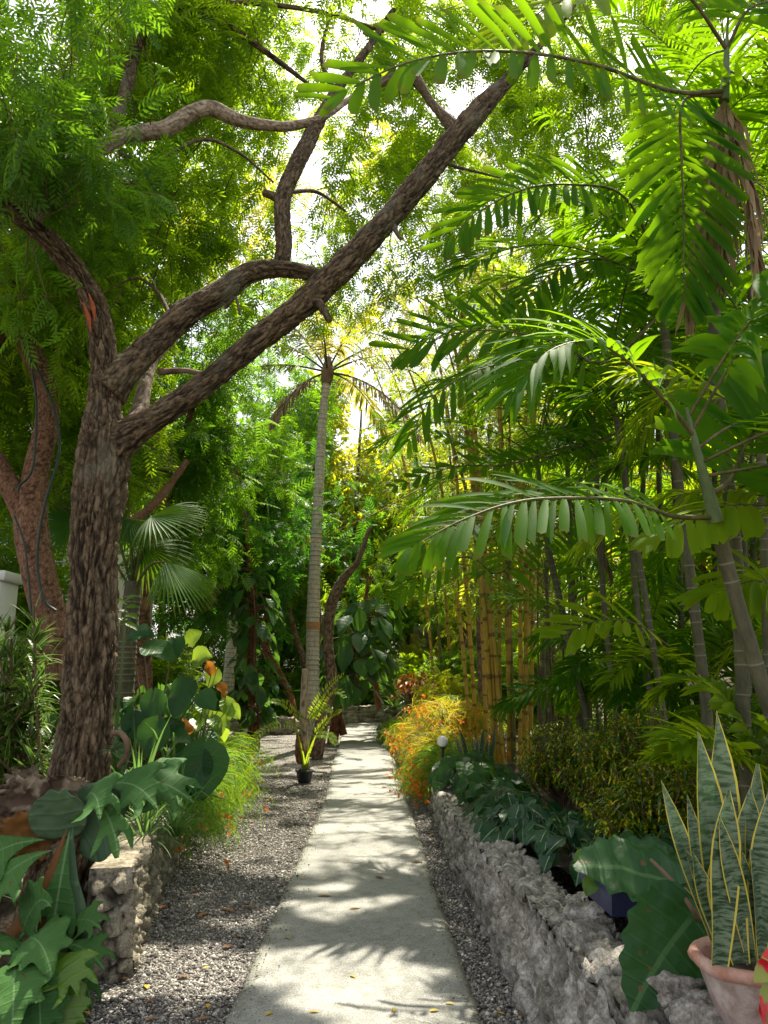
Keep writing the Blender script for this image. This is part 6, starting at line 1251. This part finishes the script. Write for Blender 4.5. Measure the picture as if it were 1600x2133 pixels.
broad('seedlings with rounded light green leaves growing in the blue planter', 'seedling', (.945, 3.42, .78), [(P3(1240, 1835, 3.4), A(-.5, -.5, -.2), A(0, -.5, .9), .09), (P3(1270, 1845, 3.4), A(.2, -.6, 0), A(0, -.5, .9), .09), (P3(1255, 1800, 3.45), A(-.4, -.4, .2), A(0, -.6, .8), .08), (P3(1300, 1840, 3.4), A(.5, -.5, 0), A(0, -.6, .8), .10), (P3(1225, 1785, 3.5), A(-.6, -.3, .1), A(0, -.6, .8), .08)], 'broad_lime', stem_r=.003, wave=.15)
# the two big leaves in front of the clay pot
BL = thing('elephant_ear', 'very large dark green wavy-edged leaf hanging in front of the wall beside the clay pot', 'plant', (1.12, 3.05, .70))
OUT = [(.0, .06), (.10, -.06), (.24, -.10), (.36, -.02), (.42, .10), (.40, .16), (.45, .24), (.41, .30), (.43, .40), (.37, .46), (.37, .56), (.30, .62), (.29, .72), (.21, .78), (.17, .88), (.08, .94), (.0, 1.03), (-.08, .93), (-.14, .88), (-.2, .78), (-.29, .74), (-.30, .62), (-.38, .58), (-.38, .46), (-.44, .40), (-.42, .30), (-.46, .22), (-.41, .15), (-.42, .08), (-.36, -.03), (-.24, -.10), (-.10, -.06)]
mb = MB(); cutleaf(mb, OUT, at(1446, 1905, 2.72), (-.75, -.18, -.62), (.15, -.92, .45), .36, .35, .22, .06, .2, .045, 51, 1.4); BL_o = mb.build('leaf_blade', M['broad'], BL)
mb = MB(); tube(mb, [at(1355, 1790, 2.86), at(1395, 1830, 2.80), at(1425, 1870, 2.74), at(1450, 1906, 2.71), at(1500, 1985, 2.88)], [.006, .0075, .0075, .008, .009], 8, 30); mb.build('stalk', M['stem_brown'], BL)
WL2 = thing('elephant_ear', 'large wavy leaf stretching left above the blue planter', 'plant', (1.18, 3.2, .72))
mb = MB(); cutleaf(mb, OUT, at(1425, 1850, 3.05), (-.95, -.05, .38), (.05, -.55, .83), .42, .3, .2, .10, .35, .045, 52, 1.6); mb.build('leaf_blade', M['broad'], WL2)
mb = MB(); tube(mb, [at(1425, 1850, 3.05), at(1470, 1900, 3.05), at(1500, 1985, 3.0)], [.006, .008, .009], 8, 20); mb.build('stalk', M['stem'], WL2)
CD = thing('caladium', 'red and green spotted leaves poking in at the bottom right corner', 'plant', (1.22, 2.2, .5))
for i, (px, py, d, L) in enumerate([(1618, 2010, (-.9, -.3, -.1), .10), (1625, 2050, (-.8, -.3, -.5), .11), (1605, 2080, (-.5, -.4, -.9), .09), (1635, 2000, (-.7, -.2, .4), .09), (1635, 2110, (-.7, -.3, -.6), .11)]):
    mb = MB(); h = at(px, py, 2.2); leaves(mb, [h], [A(*d)], [A(0, -.8, .6)], L * .85, L * .27, HEART, .35, .15, None, 7, wave=.15); tube(mb, [A(1.22, 2.2, .5), (A(1.22, 2.2, .5) + h) / 2 + A(0, 0, .03), h], .003, 6, 10); mb.build('leaf_blade', M['caladium'], CD)
def rock(label, c, r, mat, seed, rough=.3): 
    mb = MB(); blob(mb, c, r, 40, rough, 2.2, seed); tag(mb.build('rock', M[mat], None, (c[0], c[1], c[2] - r[2])), label, 'rock')
rock('angular pale grey stone wedged under the clay pot', at(1400, 2070, 2.66) + A(.02, .06, 0), (.10, .09, .065), 'coral', 3)
rock('dark rounded stone lying behind the big hanging leaf, beside the clay pot', at(1425, 2010, 2.95), (.13, .11, .06), 'dark_rock', 5, .12)
rock('dark log-like stone lying on the wall behind the blue planter', (1.12, 4.0, .69), (.11, .20, .075), 'dark_rock', 8, .15)
rock('grey boulder near the tip of the stone wall at bottom right', at(1480, 2120, 2.6), (.12, .10, .07), 'coral', 9)
rock('small rounded stone by the far left wall end', gr(516, 1540) + A(0, 0, .12), (.2, .18, .15), 'coral_warm', 11)

# ---- lamps
def globe(label, c, r, post):
    t = thing('globe_lamp', label, 'lamp', (c[0], c[1], c[2] - post)); mb = MB(); th = np.linspace(.18, PI, 22); lathe(mb, [(r * math.sin(a) + 1e-4, -r * math.cos(a)) for a in np.linspace(.22, PI, 26)], c, 36); mb.build('globe', M['glass_globe'], t)
    mb = MB(); lathe(mb, [(.001, -r * 1.32), (r * .42, -r * 1.32), (r * .45, -r * .92), (r * .30, -r * .9)], c, 24); mb.build('collar', M['black_plastic'], t)
    mb = MB(); tube(mb, [A(*c) - A(0, 0, post), A(*c) - A(0, 0, r * 1.3)], r * .22, 12, 4); mb.build('post', M['black_plastic'], t)
globe('white globe lamp on a black base among the orange flowers', at(922, 1544, 9.3), .064, .38)
t_ = at(748, 1446, 24.3); globe('small pale globe lamp on a post above the curved far wall', t_, .10, t_[2] - .5)

# ---- buildings behind
H1 = thing('house', 'flat-roofed cream house with pillars and a dark opening at the end of the path', 'building', (3.2, 33.5, 0)); 
mb = MB(); box(mb, (1.15, 34, 0), (7.4, 38, 3.25)); mb.build('wall', M['cream_wall'], H1)
mb = MB(); box(mb, (.2, 32.2, 3.253), (7.8, 38.4, 3.55), .5, .03); mb.build('roof', M['roof'], H1)
for x in (.75, 1.6, 2.5, 4.6, 6.6):
    mb = MB(); box(mb, (x - .14, 32.5, 0), (x + .14, 32.78, 3.25), .5, .02); mb.build('pillar', M['white_wall'], H1)
mb = MB(); box(mb, (1.25, 33.95, .15), (2.15, 33.99, 2.35)); mb.build('doorway_shade', M['dark_open'], H1)  # flat dark panel, painted as the shade inside the open doorway
for x in (3.4, 5.4):
    mb = MB(); box(mb, (x - .6, 33.95, .9), (x + .6, 33.99, 2.2)); w = mb.build('window', M['dark_open'], H1)
    mb = MB(); [box(mb, *q) for q in (((x - .66, 33.93, .84), (x + .66, 33.97, .897)), ((x - .66, 33.93, 2.203), (x + .66, 33.97, 2.26)))]; mb.build('frame', M['white_wall'], w)
H2 = thing('white_house', 'white-walled house half hidden behind the tree at the left edge', 'building', (-8, 13.5, 0))
mb = MB(); box(mb, (-12, 12.5, 0), (-5.1, 17, 5.4)); mb.build('wall', M['white_wall'], H2)
mb = MB(); box(mb, (-12.4, 12.0, 5.404), (-4.7, 17.4, 5.65), .5, .03); mb.build('roof', M['roof'], H2)
mb = MB(); box(mb, (-6.5, 12.44, 3.7), (-5.7, 12.495, 5.0)); w = mb.build('window', M['blue_pane'], H2)
mb = MB(); [box(mb, *q) for q in (((-6.56, 12.40, 3.62), (-5.64, 12.47, 3.697)), ((-6.56, 12.40, 5.003), (-5.64, 12.47, 5.07)), ((-6.56, 12.40, 3.70), (-6.503, 12.47, 5.0)), ((-5.697, 12.40, 3.70), (-5.64, 12.47, 5.0)))]; mb.build('frame', M['white_wall'], w)
pw = thing('garden_wall', 'pale pink garden wall glimpsed behind the palms at the right edge', 'wall', (6, 9.5, 0)); mb = MB(); box(mb, (4.4, 11.4, 0), (12, 11.6, 1.75)); mb.build('wall_panel', M['pink_wall'], pw); mb = MB(); box(mb, (4.35, 11.35, 1.753), (12, 11.65, 1.83), .5, .01); mb.build('coping', M['white_wall'], pw)
gp = thing('gate_pillar', 'whitewashed pillar behind the striped shrub at the left edge', 'pillar', (-3.95, 7.9, 0)); mb = MB(); box(mb, (-4.6, 7.9, 0), (-3.95, 8.3, 2.55), .5, .015); mb.build('shaft', M['white_wall'], gp); mb = MB(); box(mb, (-4.66, 7.85, 2.553), (-3.89, 8.36, 2.65), .5, .015); mb.build('cap', M['white_wall'], gp)
bn = thing('stone_steps', 'pale steps behind the orange flowers at the far right of the path', 'steps', (1.5, 21, 0))
for k in range(3): mb = MB(); box(mb, (1.1, 20.6 + .4 * k, .0), (2.9, 21 + .4 * k, .3 + .22 * k), .5, .01); mb.build('step', M['roof'], bn)
# shrubs of mixed colour at the end of the path
broad('mixed bronze and green bush at the far end of the path, right of the lamp', 'leafy_plant', (.9, 22.5, .4), rnd_leaves((.9, 22.5, 1.1), (.7, .5, .8), 140, .22), 'russet', 'stem_brown', wfac=.22)
straps('spiky dark green plant in front of the flat-roofed house', 'strap_plant', [(.3, 24.6, .5), (.9, 24, .6), (1.4, 23.2, .6), (.2, 25.2, .9)], 60, .9, .025, 'dracaena', el=(15, 85))
shrub('yellow-leaved bush beside the pale steps', (1.6, 19.5, 1.0), (.7, .5, .6), 150, .22, 'neem_gold')
# ================================================================== light, sky, camera
w = bpy.data.worlds.new('World'); SC.world = w; w.use_nodes = True; nt = w.node_tree; nt.nodes.clear()
sky = nt.nodes.new('ShaderNodeTexSky'); sky.sky_type = 'NISHITA'; sky.sun_disc = False; sky.sun_elevation = SUN_EL; sky.sun_rotation = SUN_AZ
sky.air_density = 1.0; sky.dust_density = 4.0; sky.ozone_density = 1.0
mix = nt.nodes.new('ShaderNodeMix'); mix.data_type = 'RGBA'; mix.inputs[0].default_value = .35; nt.links.new(sky.outputs[0], mix.inputs[6]); mix.inputs[7].default_value = (12.4, 12, 11.6, 1)   # thin bright cloud
bg = nt.nodes.new('ShaderNodeBackground'); bg.inputs['Strength'].default_value = .085; nt.links.new(mix.outputs[2], bg.inputs['Color'])
out = nt.nodes.new('ShaderNodeOutputWorld'); nt.links.new(bg.outputs[0], out.inputs['Surface'])
L = bpy.data.lights.new('sun', 'SUN'); L.energy = 5.0; L.angle = math.radians(.55); L.color = (1, .92, .76)
so = bpy.data.objects.new('sun', L); COL.objects.link(so); so.location = (8, 14, 30); so.rotation_euler = Vector(-SUN).to_track_quat('-Z', 'Y').to_euler()

cam = bpy.data.cameras.new('camera'); co = bpy.data.objects.new('camera', cam); COL.objects.link(co)
co.location = (0, 0, EYE); co.rotation_euler = (PI / 2 + PITCH, 0, 0)
cam.sensor_fit = 'VERTICAL'; cam.sensor_height = 24; cam.lens = 24 * FPX / 2133; cam.clip_start = .05; cam.clip_end = 600
SC.camera = co
SC.view_settings.view_transform = 'Standard'; SC.view_settings.look = 'None'; SC.view_settings.exposure = 1.4; SC.view_settings.gamma = 1
cy = SC.cycles
cy.max_bounces = 7; cy.diffuse_bounces = 4; cy.glossy_bounces = 2; cy.transmission_bounces = 6; cy.transparent_max_bounces = 4
cy.caustics_reflective = False; cy.caustics_refractive = False; cy.sample_clamp_indirect = 8
cy.use_denoising = True; cy.denoiser = 'OPENIMAGEDENOISE'
